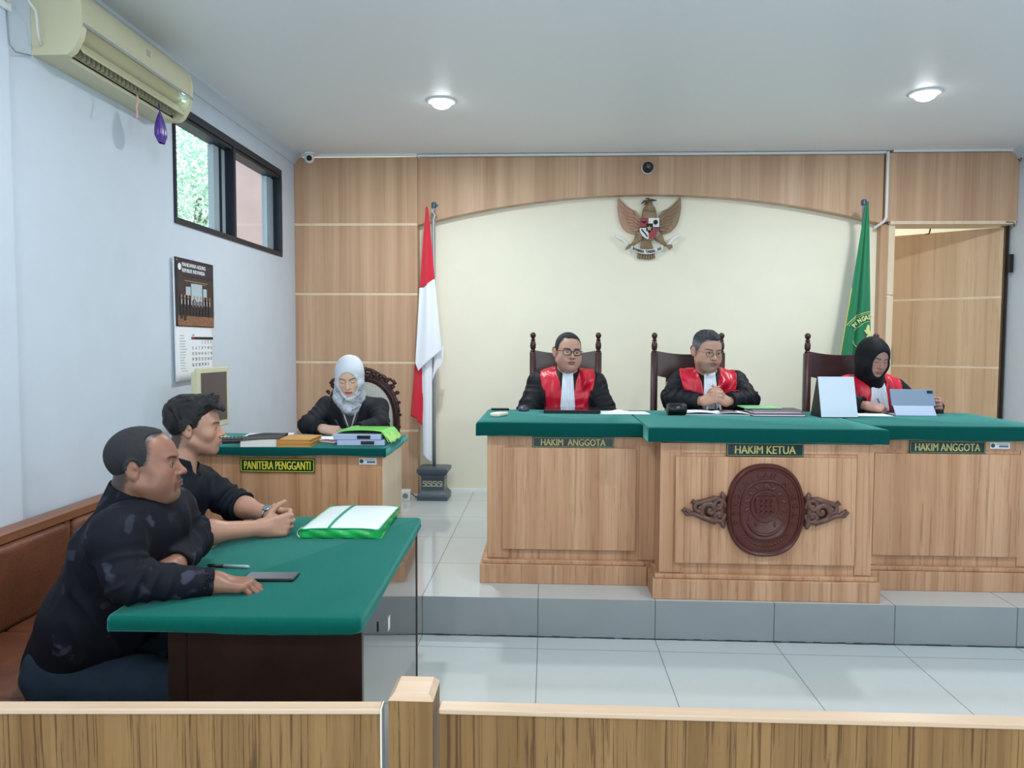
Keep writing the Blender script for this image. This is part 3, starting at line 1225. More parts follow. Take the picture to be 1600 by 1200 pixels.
def calM(y, z, off=.0285):
    return Matrix.Translation((off, y, z)) @ Matrix.Rotation(math.radians(90), 4, 'Z') @ Matrix.Rotation(math.radians(90), 4, 'X')


def calp(name, items, m, off=.0265, th=.0008):
    b = MB()
    for (y0, y1, z0, z1) in items:
        yy = (y0 + y1) / 2
        b.box(off + .010 * (1 - (yy + .255) / .51) * .5, off + th + .010 * (1 - (yy + .255) / .51) * .5, y0, y1, z0, z1)
    return b.build(name, m, cal)


calp('header_band', [(-.235, .235, .262, .345)], mat('photo_navy', srgb(38, 40, 54), rough=.4), .0235)
calp('bright_screen', [(-.06, .085, .085, .222), (-.13, -.07, .15, .2), (.10, .15, .15, .2)], mat('photo_light', srgb(176, 196, 204), rough=.4), .0235)
calp('ceiling_lines', [(-.14, .16, .232, .236), (-.02, .13, .222, .225)], mat('photo_pale', srgb(170, 150, 130), rough=.4), .0240)
rr = random.Random(2)
fig, heads, cuffs = [], [], []
for i in range(10):
    y = -.19 + i * .042
    fig.append((y - .017, y + .017, .0 + rr.uniform(0, .01), .125 + rr.uniform(-.01, .012)))
    heads.append((y - .007, y + .007, .130, .150))
    cuffs.append((y - .004, y + .004, .095, .125))
calp('group_figures', fig, mat('photo_robe', srgb(30, 30, 38), rough=.4), .0245)
calp('group_faces', heads, mat('photo_faces', srgb(176, 140, 120), rough=.4), .0248)
calp('group_collars', cuffs, mat('photo_collar', srgb(205, 205, 205), rough=.4), .0256)
calp('photo_carpet', [(-.235, .235, -.03, .028)], mat('photo_carpet', srgb(136, 96, 70), rough=.4, noise=.5, nscale=90), .0258)
b = MB()
b.text('MAHKAMAH AGUNG', .032, calM(-.175, .325), .0004, .0006, align='LEFT')
b.text('REPUBLIK INDONESIA', .030, calM(-.175, .292), .0004, .0006, align='LEFT')
b.lathe([(.0, 0), (.020, 0), (.020, .001)], M=calM(-.205, .31), seg=20, cap=False)
b.build('header_lettering', M_WHITE, cal)
b = MB()
b.text('OKT', .014, calM(-.055, -.085, .026), .0003, align='LEFT')
for r in range(6):
    for c in range(7):
        n = r * 7 + c - 2
        if 1 <= n <= 31:
            b.text(str(n), .026, calM(-.045 + c * .043, -.128 - r * .034 + 0, .0235 - c * .0008), .0003)
b.build('date_grid', mat('date_ink', srgb(96, 100, 108), rough=.6), cal)
calp('weekday_bar', [(-.06, .235, -.110, -.095)], mat('bar_black', srgb(30, 30, 34)), .0205)
calp('sunday_block', [(-.06, -.03, -.110, -.095)], mat('bar_red', srgb(170, 40, 40)), .0210)
calp('side_notes', [(-.21, -.21 + rr.uniform(.05, .09), -.09 - i * .016, -.087 - i * .016) for i in range(14)], mat('note_ink', srgb(150, 154, 160)), .0205)
MB().tube([(.018, 0, .358), (.006, .0, .378), (.018, .01, .358)], .002, 6).build('hanger', M_GREY, cal)

# ------------------------------------------------------------ public rail in the foreground
rr_ = thing('court_rail', 'light wood public rail on the right with a plain post at its left end', 'railing', (0, 0, 0))
b = MB()
b.box(-.232, 2.6, 1.623, 1.640, 0, .688)
b.build('panel', W_RAIL, rr_)
MB().box(-.232, 2.6, 1.612, 1.652, .688, .70, bevel=.002, seg=1).build('top_cap', W_RAILTOP, rr_)
b = MB()
px0, px1, py0, py1 = -.340, -.243, 1.600, 1.705
b.box(px0, px1, py0, py1, 0, .722)
b.build('post', W_RAIL, rr_)
b = MB()
zt = .722
def ringq(i, z):
    return [(px0 + i, py0 + i, z), (px1 - i, py0 + i, z), (px1 - i, py1 - i, z), (px0 + i, py1 - i, z)]
V0 = [b.bm.verts.new(q) for q in ringq(-.001, zt)]
V1 = [b.bm.verts.new(q) for q in ringq(.011, zt + .013)]
for i in range(4):
    b.bm.faces.new((V0[i], V0[(i + 1) % 4], V1[(i + 1) % 4], V1[i]))
b.bm.faces.new(V1)
b.bm.faces.new(list(reversed(V0)))
b.build('post_cap', W_RAILTOP, rr_)
rl = thing('court_rail', 'light wood public rail panel on the left, in front of the seated men', 'railing', (-.359, 1.604, 0), math.radians(3.1))
MB().box(-1.76, 0, .010, .028, 0, .688).build('panel', W_RAIL, rl)
MB().box(-1.76, 0, 0, .038, .688, .70, bevel=.002, seg=1).build('top_cap', W_RAILTOP, rl)
MB().box(0, .003, .0, .038, 0, .70).build('edge_strip', M_WHITEP, rl)

# ------------------------------------------------------------ judges' bench
def desk_unit(name, label, x0, x1, yf, yb, panel, wd=W_DESK, pl=(None, None, None)):
    t = thing(name, label, 'desk')
    b = MB()
    b.box(x0, x1, yf, yf + .02, .2, .995)
    b.box(x0, x0 + .02, yf + .02, yb, .2, .975)
    b.box(x1 - .02, x1, yf + .02, yb, .2, .975)
    b.box(x0, x1, yf + .02, yb, .975, .995)
    b.build('carcass', wd, t)
    b = MB()
    b.box(x0 - .002, x1 + .002, yf - .006, yf, .945, .995)
    b.box(x0 - .002, x0 + .115, yf - .008, yf, .33, .945)
    b.box(x1 - .08, x1 + .002, yf - .008, yf, .33, .945)
    b.build('face_frame', wd, t)
    b = MB()
    b.box(panel[0], panel[1], yf - .022, yf - .001, panel[2], panel[3], bevel=.003, seg=2)
    b.build('raised_panel', wd, t)
    b = MB()
    xl, xr, ye = pl
    xl = x0 - .038 if xl is None else xl
    xr = x1 + .036 if xr is None else xr
    ye = yb if ye is None else ye
    b.box(xl, xr, yf - .045, yf, .2, .302, bevel=.003, seg=1)
    b.box(xl + .012, xr - .012, yf - .026, yf, .302, .325, bevel=.004, seg=2)
    if xl < x0:
        b.box(xl, x0, yf, ye, .2, .302)
        b.box(xl + .014, x0, yf, ye, .302, .325)
    if xr > x1:
        b.box(x1, xr, yf, ye, .2, .302)
        b.box(x1, xr - .014, yf, ye, .302, .325)
    b.build('plinth', wd, t)
    return t


desk_unit('judge_desk', 'left wing of the judges bench, wood front with plain raised panel', -.32, .578, 4.09, 4.75, (-.238, .478, .381, .936), pl=(None, .541, 4.75))
desk_unit('judge_desk', 'central judges bench with carved oval plaque, standing forward', .58, 1.638, 3.88, 4.75, (.652, 1.552, .381, .928), pl=(None, None, 4.044))
desk_unit('judge_desk', 'right wing of the judges bench, wood front with plain raised panel', 1.641, 2.56, 4.09, 4.75, (1.726, 2.475, .381, .925), pl=(1.675, None, 4.75))


def felt_top(label, out, z0, z1, m=M_FELT2, sag=True, r=.012):
    b = MB()
    n = len(out)
    # dense outline
    P = []
    for i in range(n):
        a, c = Vector(out[i]), Vector(out[(i + 1) % n])
        k = max(2, int((c - a).length / .04))
        for j in range(k):
            P.append(a + (c - a) * j / k)
    cen = sum((Vector(q) for q in out), Vector((0, 0))) / n
    rng = random.Random(len(label))
    rings = []
    for (off, z) in ((.0, z0), (.003, z0 + .006), (.002, z1 - r), (-.3 * r + .0, z1 - .25 * r), (-r, z1)):
        ring = []
        for i, p in enumerate(P):
            d = (p - cen).normalized()
            zz = z + (math.sin(i * .35) * .0035 + rng.uniform(-.001, .001) if z == z0 and sag else 0)
            ring.append(b.bm.verts.new((p.x + d.x * off, p.y + d.y * off, zz)))
        rings.append(ring)
    m_ = len(P)
    for A, B in zip(rings, rings[1:]):
        for i in range(m_):
            b.bm.faces.new((A[i], A[(i + 1) % m_], B[(i + 1) % m_], B[i]))
    b.bm.faces.new(rings[-1])
    b.bm.faces.new(list(reversed(rings[0])))
    o = b.build('felt_cover', m, angle=50)
    return tag(o, label, 'table cover')


felt_top('green felt cover over the left wing of the judges bench', [(-.377, 4.03), (.505, 4.03), (.505, 4.82), (-.377, 4.82)], 1.002, 1.075)
felt_top('green felt cover over the forward central judges bench', [(.510, 3.83), (1.692, 3.83), (1.692, 4.82), (.510, 4.82)], 1.004, 1.076)
felt_top('green felt cover over the right wing of the judges bench', [(1.697, 4.03), (2.60, 4.03), (2.60, 4.82), (1.697, 4.82)], 1.001, 1.075)


def sign(label, text, x0, x1, z0, z1, y, m, mt, size, border=.0025, space=1.0, wscale=1.0):
    t = thing('name_plate', label, 'sign', ((x0 + x1) / 2, y, (z0 + z1) / 2))
    w2, h2 = (x1 - x0) / 2, (z1 - z0) / 2
    MB().box(-w2, w2, 0, .006, -h2, h2, bevel=.001, seg=1).build('plate', m, t)
    b = MB()
    i = .004
    for (a, c, d, e) in ((-w2 + i, w2 - i, h2 - i - border, h2 - i), (-w2 + i, w2 - i, -h2 + i, -h2 + i + border),
                         (-w2 + i, -w2 + i + border, -h2 + i, h2 - i), (w2 - i - border, w2 - i, -h2 + i, h2 - i)):
        b.box(a, c, -.0008, .0001, d, e)
    b.build('border', mt, t)
    MB().text(text, size, Matrix.Translation((0, -.0006, 0)) @ Matrix.Rotation(math.radians(90), 4, 'X'), .0006, .0011, space=space, fit=(size, wscale)).build('lettering', mt, t)
    return t


sign('green name plate HAKIM ANGGOTA on the left wing of the bench', 'HAKIM  ANGGOTA', -.077, .36, .936, .994, 4.0772, M_SIGN2, M_GOLD2, .345, .0015, 1.0, .036)
sign('green name plate HAKIM KETUA on the central bench', 'HAKIM KETUA', .907, 1.291, .931, .999, 3.866, M_SIGN2, M_GOLD2, .300, .0015, 1.0, .040)
sign('dark green name plate HAKIM ANGGOTA on the right wing of the bench', 'HAKIM ANGGOTA', 1.907, 2.297, .926, .993, 4.0772, M_SIGN2, M_GOLD2, .332, .0015, 1.0, .040)


def asset_label(label, x, y, z, w=.10, h=.033):
    t = thing('inventory_label', label, 'label', (x, y, z))
    MB().box(-w / 2, w / 2, 0, .001, -h / 2, h / 2).build('sticker', M_WHITE, t)
    b = MB()
    b.lathe([(0.0005, 0), (.011, 0), (.011, .0006)], M=Matrix.Translation((-w * .36, -.0001, 0)) @ Matrix.Rotation(math.radians(90), 4, 'X'), seg=20)
    b.build('seal', mat('seal_ink', srgb(60, 84, 76)), t)
    b = MB()
    b.box(-w * .05, w * .42, -.0006, 0, -.009, .001)
    b.box(-w * .18, w * .42, -.0006, 0, .006, .009)
    b.build('printed_lines', mat('label_ink', srgb(96, 108, 136)), t)


asset_label('small white inventory sticker on the right wing of the bench', 2.372, 4.081, .970)

# carved oval plaque
pl = thing('court_plaque', 'dark red-brown carved oval court emblem on the central bench', 'plaque', (1.099, 3.856, .662))
RX = Matrix.Rotation(math.radians(90), 4, 'X')


def stadium(w, h, n=56):
    """rounded oval outline: wide arcs with slightly flattened flanks"""
    pts = []
    for i in range(n):
        a = 2 * math.pi * i / n
        ca, sa = math.cos(a), math.sin(a)
        e = 2.35
        pts.append((w * math.copysign(abs(ca) ** (2 / e), ca), h * math.copysign(abs(sa) ** (2 / e), sa)))
    return pts


def oval_lathe(b, prof, W, H, n=64):
    rings = []
    for k, y in prof:
        rings.append([b.bm.verts.new((x * 1.0, y, z)) for x, z in stadium(W * k, H * k, n)])
    for A, B in zip(rings, rings[1:]):
        for i in range(n):
            b.bm.faces.new((A[i], A[(i + 1) % n], B[(i + 1) % n], B[i]))
    b.bm.faces.new(rings[-1])


b = MB()
oval_lathe(b, [(1.0, .0), (1.0, -.012), (.985, -.022), (.95, -.028), (.92, -.024), (.91, -.020), (.895, -.020), (.885, -.026), (.87, -.026), (.86, -.019),
               (.665, -.019), (.655, -.026), (.635, -.027), (.62, -.020), (.605, -.0165), (.0005, -.0165)], .193, .236)
b.build('disc', M_CARVE, pl, angle=60)
b = MB()
word = 'PENGADILAN NEGERI'
for i, ch in enumerate(word):
    a = math.radians(200 - (220 / (len(word) - 1)) * i)
    x, z = .147 * math.cos(a), .180 * math.sin(a)
    rot = math.atan2(z / .176 ** 2, x / .143 ** 2) - math.pi / 2
    if ch != ' ':
        b.text(ch, .038, Matrix.Translation((x, -.022, z)) @ RX @ Matrix.Rotation(rot, 4, 'Z'), .004, .0008)
b.build('lettering', M_CARVE, pl)
b = MB()
for i in range(15):
    a = math.radians(222 + 96 * i / 14)
    x, z = .142 * math.cos(a), .180 * math.sin(a)
    b.sphere((x, -.019, z), .0075, 10, (1, .5, .8))
    b.tube([(x * .93, -.019, z * .95), (x * 1.05, -.021, z * 1.04)], .0028, 6)
b.build('lower_ornament', M_CARVE, pl, smooth=True)
b = MB()
sh = [(-.040, .040), (.040, .040), (.041, .0), (.033, -.028), (0, -.050), (-.033, -.028), (-.041, .0)]
b.prism([(x, z + .02) for x, z in sh], -.0225, -.012, 'xz')
SCL = b.build('shield', M_CARVE, pl)
SCL.scale = (1.25, 1.12, 1.2)
SCL.location = (0, .002, -.002)
b = MB()
for dx in (-.020, 0, .020):
    b.box(dx - .003, dx + .003, -.027, -.021, -.015, .055)
for dz_ in (.0, .022, .044):
    b.box(-.036, .036, -.027, -.021, dz_ - .003, dz_ + .003)
SCL = b.build('shield_lattice', M_CARVE, pl)
SCL.scale = (1.25, 1.12, 1.2)
SCL.location = (0, .002, -.002)
b = MB()
ci = [(.056 * math.cos(2 * math.pi * i / 40), -.018, .018 + .064 * math.sin(2 * math.pi * i / 40)) for i in range(40)]
b.tube(ci, .004, 8, closed=True)
for s in (-1, 1):
    for i in range(7):
        a = math.radians(-60 + i * 25)
        x, z = s * .075 * math.cos(a), .018 + .085 * math.sin(a)
        b.sphere((x, -.016, z), .014, 12, (.45, .35, 1), M=Matrix.Rotation(s * (math.radians(90) - a) * 1.0 + s * .5, 4, 'Y'))
b.sphere((.01, -.017, .102), .015, 12, (.5, .4, 1.2), M=Matrix.Rotation(-.6, 4, 'Y'))
SCL = b.build('wreath', M_CARVE, pl, smooth=True)
SCL.scale = (1.25, 1.12, 1.2)
SCL.location = (0, .002, -.002)
b = MB()
for i in range(13):
    a = math.radians(212 + 116 * i / 12)
ar = [(.10 * math.cos(math.radians(205 + 130 * i / 20)), -.017, .0 + .125 * math.sin(math.radians(205 + 130 * i / 20))) for i in range(21)]
b.tube(ar, [.003 + .006 * math.sin(math.pi * i / 20) for i in range(21)], 8)
b.build('ribbon', M_CARVE, pl, smooth=True)


def scroll(b, cx, cz, r0, turns, a0, s, th, grow=.2, y=-.012):
    pts, rad = [], []
    n = int(22 * turns) + 6
    for i in range(n):
        t = i / (n - 1)
        r = r0 * (1 - t) ** .8 + r0 * .08
        a = a0 + s * t * turns * 2 * math.pi
        pts.append((cx + r * math.cos(a), y - .010 * t, cz + r * math.sin(a)))
        rad.append(1.35 * th * (.55 + .75 * math.sin(math.pi * min(1, t * 1.1) * .8 + .3)))
    b.tube(pts, rad, 8)
    b.sphere((cx, y - .012, cz), th * 1.4, 10, (1, .7, 1))


for s, lab in ((-1, 'left'), (1, 'right')):
    t_ = thing('carved_scroll', 'dark carved leaf scroll on the %s side of the oval plaque' % lab, 'carving', (1.099 + s * .193, 3.856, .660), 0, 'carved scrolls beside the plaque')
    b = MB()
    scroll(b, s * .085, .0, .052, 1.4, math.radians(180 if s > 0 else 0), s, .0095)
    scroll(b, s * .040, .025, .032, 1.2, math.radians(200 if s > 0 else -20), -s, .008)
    scroll(b, s * .038, -.028, .030, 1.2, math.radians(160 if s > 0 else 20), s, .008)
    scroll(b, s * .135, .012, .030, 1.3, math.radians(180 if s > 0 else 0), -s, .007)
    b.tube([(s * .02, -.008, .06), (s * .06, -.02, .062), (s * .11, -.018, .045), (s * .15, -.014, .03), (s * .172, -.010, .045)], [.008, .014, .014, .011, .013], 8)
    b.tube([(s * .02, -.008, -.06), (s * .06, -.02, -.055), (s * .11, -.018, -.040), (s * .16, -.014, -.02), (s * .20, -.010, -.022), (s * .214, -.010, -.004), (s * .20, -.012, .006)], [.008, .014, .015, .012, .011, .011, .009], 8)
    b.tube([(s * .005, -.006, .075), (s * .02, -.012, .05), (s * .03, -.012, .01), (s * .02, -.012, -.04), (s * .008, -.006, -.078)], [.009, .014, .015, .014, .009], 8)
    for (x, z, r) in ((.06, .045, -.4), (.10, .03, -.9), (.12, -.02, .6), (.065, -.05, .3), (.15, .03, -.6), (.018, .07, .2), (.018, -.068, .3), (.045, .0, 1.2), (.09, -.048, .8), (.125, .042, -1.2), (.185, -.012, .9)):
        b.sphere((s * x, -.014, z), .021, 12, (.6, .5, 1.25), M=Matrix.Rotation(s * r, 4, 'Y'))
    # backing that ties the leaves together
    b.prism([(s * .0, -.06), (s * .06, -.06), (s * .12, -.042), (s * .165, -.015), (s * .12, .04), (s * .06, .055), (s * .0, .06)], -.008, 0, 'xz')
    b.build('leafwork', M_CARVE2, t_, smooth=True)
# ------------------------------------------------------------ lawyers' table and bench
TA = math.radians(1.6)
tb = thing('lawyers_table', 'glossy dark brown desk under the green cloth in the foreground', 'table', (-.83, 2.54, 0), TA)
b = MB()
b.box(.290, .312, -.52, .52, .10, .725)
b.build('modesty_panel', M_TABLE, tb)
for y0, y1 in ((-.535, -.51), (.51, .535)):
    MB().box(-.22, .315, y0, y1, .0, .725, bevel=.002, seg=1).build('end_panel', M_DARKW, tb)
MB().box(-.17, -.165, -.537, -.535, .05, .70).build('panel_groove', M_BLACK, tb)
MB().box(-.22, .289, -.509, .509, .70, .726).build('table_board', M_DARKW, tb)
MB().box(.3125, .3135, -.13, -.10, .555, .60).build('paper_scrap', M_WHITE, tb)
MB().box(.312, .315, -.30, -.296, .62, .65).build('key_plate', M_BLACK, tb)


def rounded_rect(x0, x1, y0, y1, r, n=5):
    P = []
    for cx, cy, a0 in ((x1 - r, y0 + r, -90), (x1 - r, y1 - r, 0), (x0 + r, y1 - r, 90), (x0 + r, y0 + r, 180)):
        for i in range(n + 1):
            a = math.radians(a0 + 90 * i / n)
            P.append((cx + r * math.cos(a), cy + r * math.sin(a)))
    return P


def xy_rot(P, cx, cy, a):
    return [(cx + x * math.cos(a) - y * math.sin(a), cy + x * math.sin(a) + y * math.cos(a)) for x, y in P]


felt_top('green felt cloth stretched over the lawyers table in the foreground', xy_rot(rounded_rect(-.355, .325, -.60, .575, .02), -.83, 2.54, TA), .728, .77, M_FELT, r=.012)

bn = thing('long_bench', 'long wooden bench with brown leather cushions against the left wall', 'bench', (XL + .035, 0, 0))
BX = .0
MB().box(.0, .05, 1.70, 3.50, .05, .77, bevel=.003, seg=1).build('back_frame', W_BENCH, bn)
MB().box(-.0, .085, 1.70, 3.50, .735, .775, bevel=.004, seg=1).build('top_rail', W_BENCH, bn)
MB().box(.05, .60, 1.70, 3.50, .06, .30, bevel=.003, seg=1).build('seat_box', W_BENCH, bn)
ys = [1.72, 2.15, 2.60, 3.12, 3.48]
for i in range(4):
    MB().box(.04, .105, ys[i] + .022, ys[i + 1] - .022, .41, .733, bevel=.028, seg=4).build('back_cushion', M_LEATHER, bn, smooth=True)
for i in range(1, 4):
    MB().box(.04, .075, ys[i] - .018, ys[i] + .018, .38, .735, bevel=.003).build('divider', W_BENCH, bn)
for y0, y1 in ((1.71, 2.20), (2.205, 2.71), (2.715, 3.46)):
    MB().box(.05, .62, y0, y1, .30, .415, bevel=.02, seg=3).build('seat_cushion', M_LEATHER, bn, smooth=True)
b = MB()
b.box(.0, .62, 3.47, 3.52, .62, .665, bevel=.004)
b.box(.57, .62, 3.47, 3.52, .0, .62)
b.build('end_arm', W_BENCH, bn)

# ------------------------------------------------------------ clerk's desk
cd = desk_unit('clerk_desk', 'wooden clerk desk on the dais at the left', -1.98, -.85, 3.89, 4.40, (-1.9, -1.0, .25, .60), W_DESK2)
for ch in list(cd.children):
    if ch.name.startswith(('raised_panel', 'face_frame', 'plinth', 'carcass')):
        bpy.data.objects.remove(ch)
MB().box(-1.98, -.852, 3.892, 3.912, .2, .911).build('front_panel', W_DESK2, cd)
MB().box(-.872, -.85, 3.893, 4.40, .2, .911).build('side_panel', W_TRIM, cd)
MB().box(-1.98, -1.958, 3.912, 4.40, .2, .911).build('side_panel', W_TRIM, cd)
MB().box(-1.98, -.85, 3.912, 4.40, .893, .911).build('desk_board', W_DESK2, cd)
felt_top('green felt cover on the clerk desk', [(-2.0, 3.845), (-.825, 3.845), (-.825, 4.44), (-2.0, 4.44)], .9125, .953, r=.008)
sign('green name plate PANITERA PENGGANTI with yellow border on the clerk desk', 'PANITERA PENGGANTI', -1.600, -1.205, .818, .892, 3.880, M_SIGN, M_GOLD, .350, .003, 1.0, .044)
asset_label('small white inventory sticker on the clerk desk', -.928, 3.889, .880, .092, .034)

# items on the clerk's desk (top at 0.953)
ZC = .954
kb = thing('keyboard', 'black computer keyboard lying on the left of the clerk desk', 'keyboard', (-1.72, 4.03, ZC), math.radians(24))
MB().box(-.14, .14, -.065, .065, 0, .018, bevel=.004).build('case', M_BLACK, kb)
b = MB()
for i in range(14):
    for j in range(5):
        b.box(-.132 + i * .019, -.132 + i * .019 + .016, -.055 + j * .022, -.055 + j * .022 + .018, .018, .024, bevel=.002, seg=1)
o = b.build('keys', mat('key_grey', srgb(60, 64, 68), rough=.5), kb)
o['kind'] = 'stuff'
bk = thing('thick_book', 'thick black-covered book with bent cover on the clerk desk', 'book', (-1.50, 3.97, ZC), math.radians(8))
b = MB()
b.grid(lambda u, v: (-.10 + .20 * u, -.12 + .24 * v, .003 + .040 * (1 - .25 * (1 - u) ** 2) + .012 * math.exp(-((v - .75) / .12) ** 2) * (1 - abs(u - .4))), 16, 20)
b.build('cover', mat('book_black', srgb(52, 52, 56), rough=.5), bk, solid=.003, smooth=True)
b = MB()
b.prism([(-.098, 0), (.094, 0), (.094, .040), (.0, .041), (-.06, .036), (-.098, .030)], -.116, .112, 'xz')
b.build('pages', mat('page_white', srgb(225, 225, 218), rough=.8, noise=.04, nscale=300), bk)
MB().box(.094, .099, -.118, .115, 0, .043).build('spine', mat('spine_black', srgb(40, 38, 44)), bk)
for i, (dz_, r, lab) in enumerate(((0, 3, 'ochre covered book lying under its twin on the clerk desk'), (.020, 0, 'ochre covered book lying on top of its twin on the clerk desk'))):
    ob = thing('ochre_book', lab, 'book', (-1.315 + i * .004, 3.965, ZC + dz_), math.radians(r))
    MB().box(-.088, .088, -.105, .105, 0, .003).box(-.088, .088, -.105, .105, .0165, .0195).box(-.088, -.085, -.105, .105, 0, .0195).build('cover', mat('ochre_cover', srgb(200, 148, 84), rough=.5, noise=.06), ob)
    MB().box(-.085, .084, -.102, .102, .003, .0165).build('pages', mat('ochre_pages', srgb(190, 140, 70), rough=.7), ob)
b = MB().box(-.13, .13, -.09, .09, 0, .008, bevel=.001, seg=1)
o = b.build('paper_stack', M_WHITE)
o.location = (-1.60, 4.30, ZC); o.rotation_euler = (0, 0, .15)
tag(o, 'white paper stack at the back left of the clerk desk, behind the books', 'paper')
o = MB().box(-.10, .10, -.09, .09, 0, .004).build('loose_sheets', M_WHITE)
o.location = (-1.86, 4.16, ZC); o.rotation_euler = (0, 0, -.2)
tag(o, 'loose white sheets beside the keyboard on the clerk desk', 'paper')
o = MB().grid(lambda u, v: (-.17 + .34 * u, -.07 + .14 * v, .002 + .003 * math.sin(u * 3) * v), 10, 6).build('writing_sheet', M_WHITE, solid=.001, smooth=True)
o.location = (-1.23, 4.22, ZC + .001); o.rotation_euler = (0, 0, -.08)
tag(o, 'white sheet of paper the clerk is writing on', 'paper')
ph = thing('mobile_phone', 'pink mobile phone lying on the clerk desk', 'phone', (-1.185, 4.07, ZC), math.radians(62))
MB().box(-.036, .036, -.072, .072, 0, .010, bevel=.004).build('case', mat('pink_case', srgb(228, 180, 194), rough=.4), ph)
MB().box(-.029, .029, -.060, .045, .0095, .0105).build('back_panel', mat('phone_dark', srgb(90, 70, 80), rough=.2), ph)
# binders with a green folder on top
for i, (dz_, r, lab) in enumerate(((0, 5, 'bluish white bound file at the bottom of the pile on the clerk desk'), (.030, 2, 'bluish white bound file in the pile on the clerk desk, just under the green folder'))):
    f_ = thing('bound_file', lab, 'file', (-.990 - i * .012, 4.09, ZC + dz_), math.radians(r))
    b = MB().box(-.125, .125, -.15, .15, 0, .029, bevel=.003, seg=1)
    b.build('paper_block', mat('file_pale', srgb(172, 184, 214), rough=.6, noise=.05, nscale=120), f_)
    MB().box(.0, .07, -.152, -.149, .006, .024).build('black_label', M_BLACK, f_)
gf = thing('green_folder', 'bright green plastic folder on top of the files on the clerk desk', 'folder', (-.985, 4.11, ZC + .064), 0)
b = MB()
b.grid(lambda u, v: (-.13 + .28 * u + .01 * v, -.15 + .29 * v, .004 + .012 * u * (1 - u) * 4 * (1 - v) - (0.052 * max(0, (u - .86) / .14) ** 1.3)), 30, 14)
b.build('cover', mat('lime_plastic', srgb(120, 214, 96), rough=0.3, noise=.05, nscale=12), gf, solid=.002, smooth=True)
b = MB()
b.grid(lambda u, v: (.11 + .055 * u, -.145 + .28 * v, -.052 + .05 * math.sin((1 - u) * 1.5) + .004 * math.sin(v * 14)), 10, 20)
b.build('flap', mat('lime_plastic2', srgb(160, 220, 110), rough=0.3), gf, solid=.0015, smooth=True)

mn = thing('monitor', 'old beige framed computer monitor turned sideways on the clerk desk', 'monitor', (-1.885, 4.20, ZC - .001), math.radians(86))
MB().box(-.17, .17, -.012, .012, .06, .40, bevel=.006).box(-.17, .17, -.0, .035, .08, .38, bevel=.012).build('housing', M_BEIGE, mn)
MB().box(-.142, .142, -.0135, -.0115, .095, .372).build('screen', mat('screen_off', srgb(92, 82, 80), rough=.35), mn)
MB().lathe([(.09, 0), (.09, .01), (.03, .02), (.022, .08)], (0, .02, 0), 24).build('stand', M_BEIGE, mn, smooth=True)

# ------------------------------------------------------------ green document folder on the lawyers' table
GR = mat('green_plastic', srgb(34, 170, 84), rough=0.22, noise=.18, nscale=9)
GR2 = mat('green_binding', srgb(20, 140, 96), rough=.4)
fd = thing('document_folder', 'bulging green document folder with white top on the lawyers table', 'folder', (-.765, 2.955, .771), math.radians(3))
b = MB()
FW, FD, FH = .145, .20, .040
def fold_top(u, v, z0=FH):
    x = -FW + 2 * FW * u
    y = -FD + 2 * FD * v
    sag = .006 * math.sin(u * 3.1) * math.sin(v * 3.1)
    return (x + (.02 * (v - .5)), y, z0 + sag - .006 * (abs(u - .5) * 2) ** 4 - .004 * (abs(v - .5) * 2) ** 6)
b.grid(lambda u, v: fold_top(u, v), 20, 20)
b.build('white_cover', mat('folder_white', srgb(224, 238, 242), rough=.3), fd, solid=.0025, smooth=True)
b = MB()
def side(a, c, z0, z1, bulge):
    def f(u, v):
        p = Vector(a) * (1 - u) + Vector(c) * u
        nrm = Vector((c[1] - a[1], a[0] - c[0])).normalized()
        k = bulge * math.sin(v * math.pi) * math.sin(u * math.pi) ** .5 + .002 * math.sin(u * 23 + v * 5)
        return (p.x + nrm.x * k, p.y + nrm.y * k, z0 + (z1 - z0) * v)
    return f
c0, c1, c2, c3 = (-FW - .010, -FD), (FW - .010, -FD), (FW + .010, FD), (-FW + .010, FD)
for a, c in ((c0, c1), (c1, c2), (c2, c3), (c3, c0)):
    b.grid(side(a, c, 0.001, FH - .004, .004), 24, 7)
b.box(-FW, FW, -FD, FD, .0005, .002)
b.build('body', GR, fd, solid=.0015, smooth=True)
b = MB()
b.tube([fold_top(.36, v, FH + .004) for v in [i / 12 for i in range(13)]], .0045, 8, sx=1.0)
b.tube([fold_top(u, 0.0, FH + .001) for u in [i / 14 for i in range(15)]], .0035, 8)
b.tube([fold_top(1, v, FH - .001) for v in [i / 14 for i in range(15)]], .0035, 8)
b.build('binding', GR2, fd, smooth=True)
b = MB()
b.grid(lambda u, v: (-FW - .012 - .010 * math.sin(v * 3.1), -FD - .004 + .04 * u, .003 + (FH - .006) * v), 6, 8)
b.build('clear_corner', mat('cloudy_plastic', srgb(180, 220, 214), rough=.2), fd, solid=.001, smooth=True)
MB().box(-FW + .006, FW - .010, -FD + .006, FD - .006, .003, FH - .007).build('papers', M_WHITE, fd)

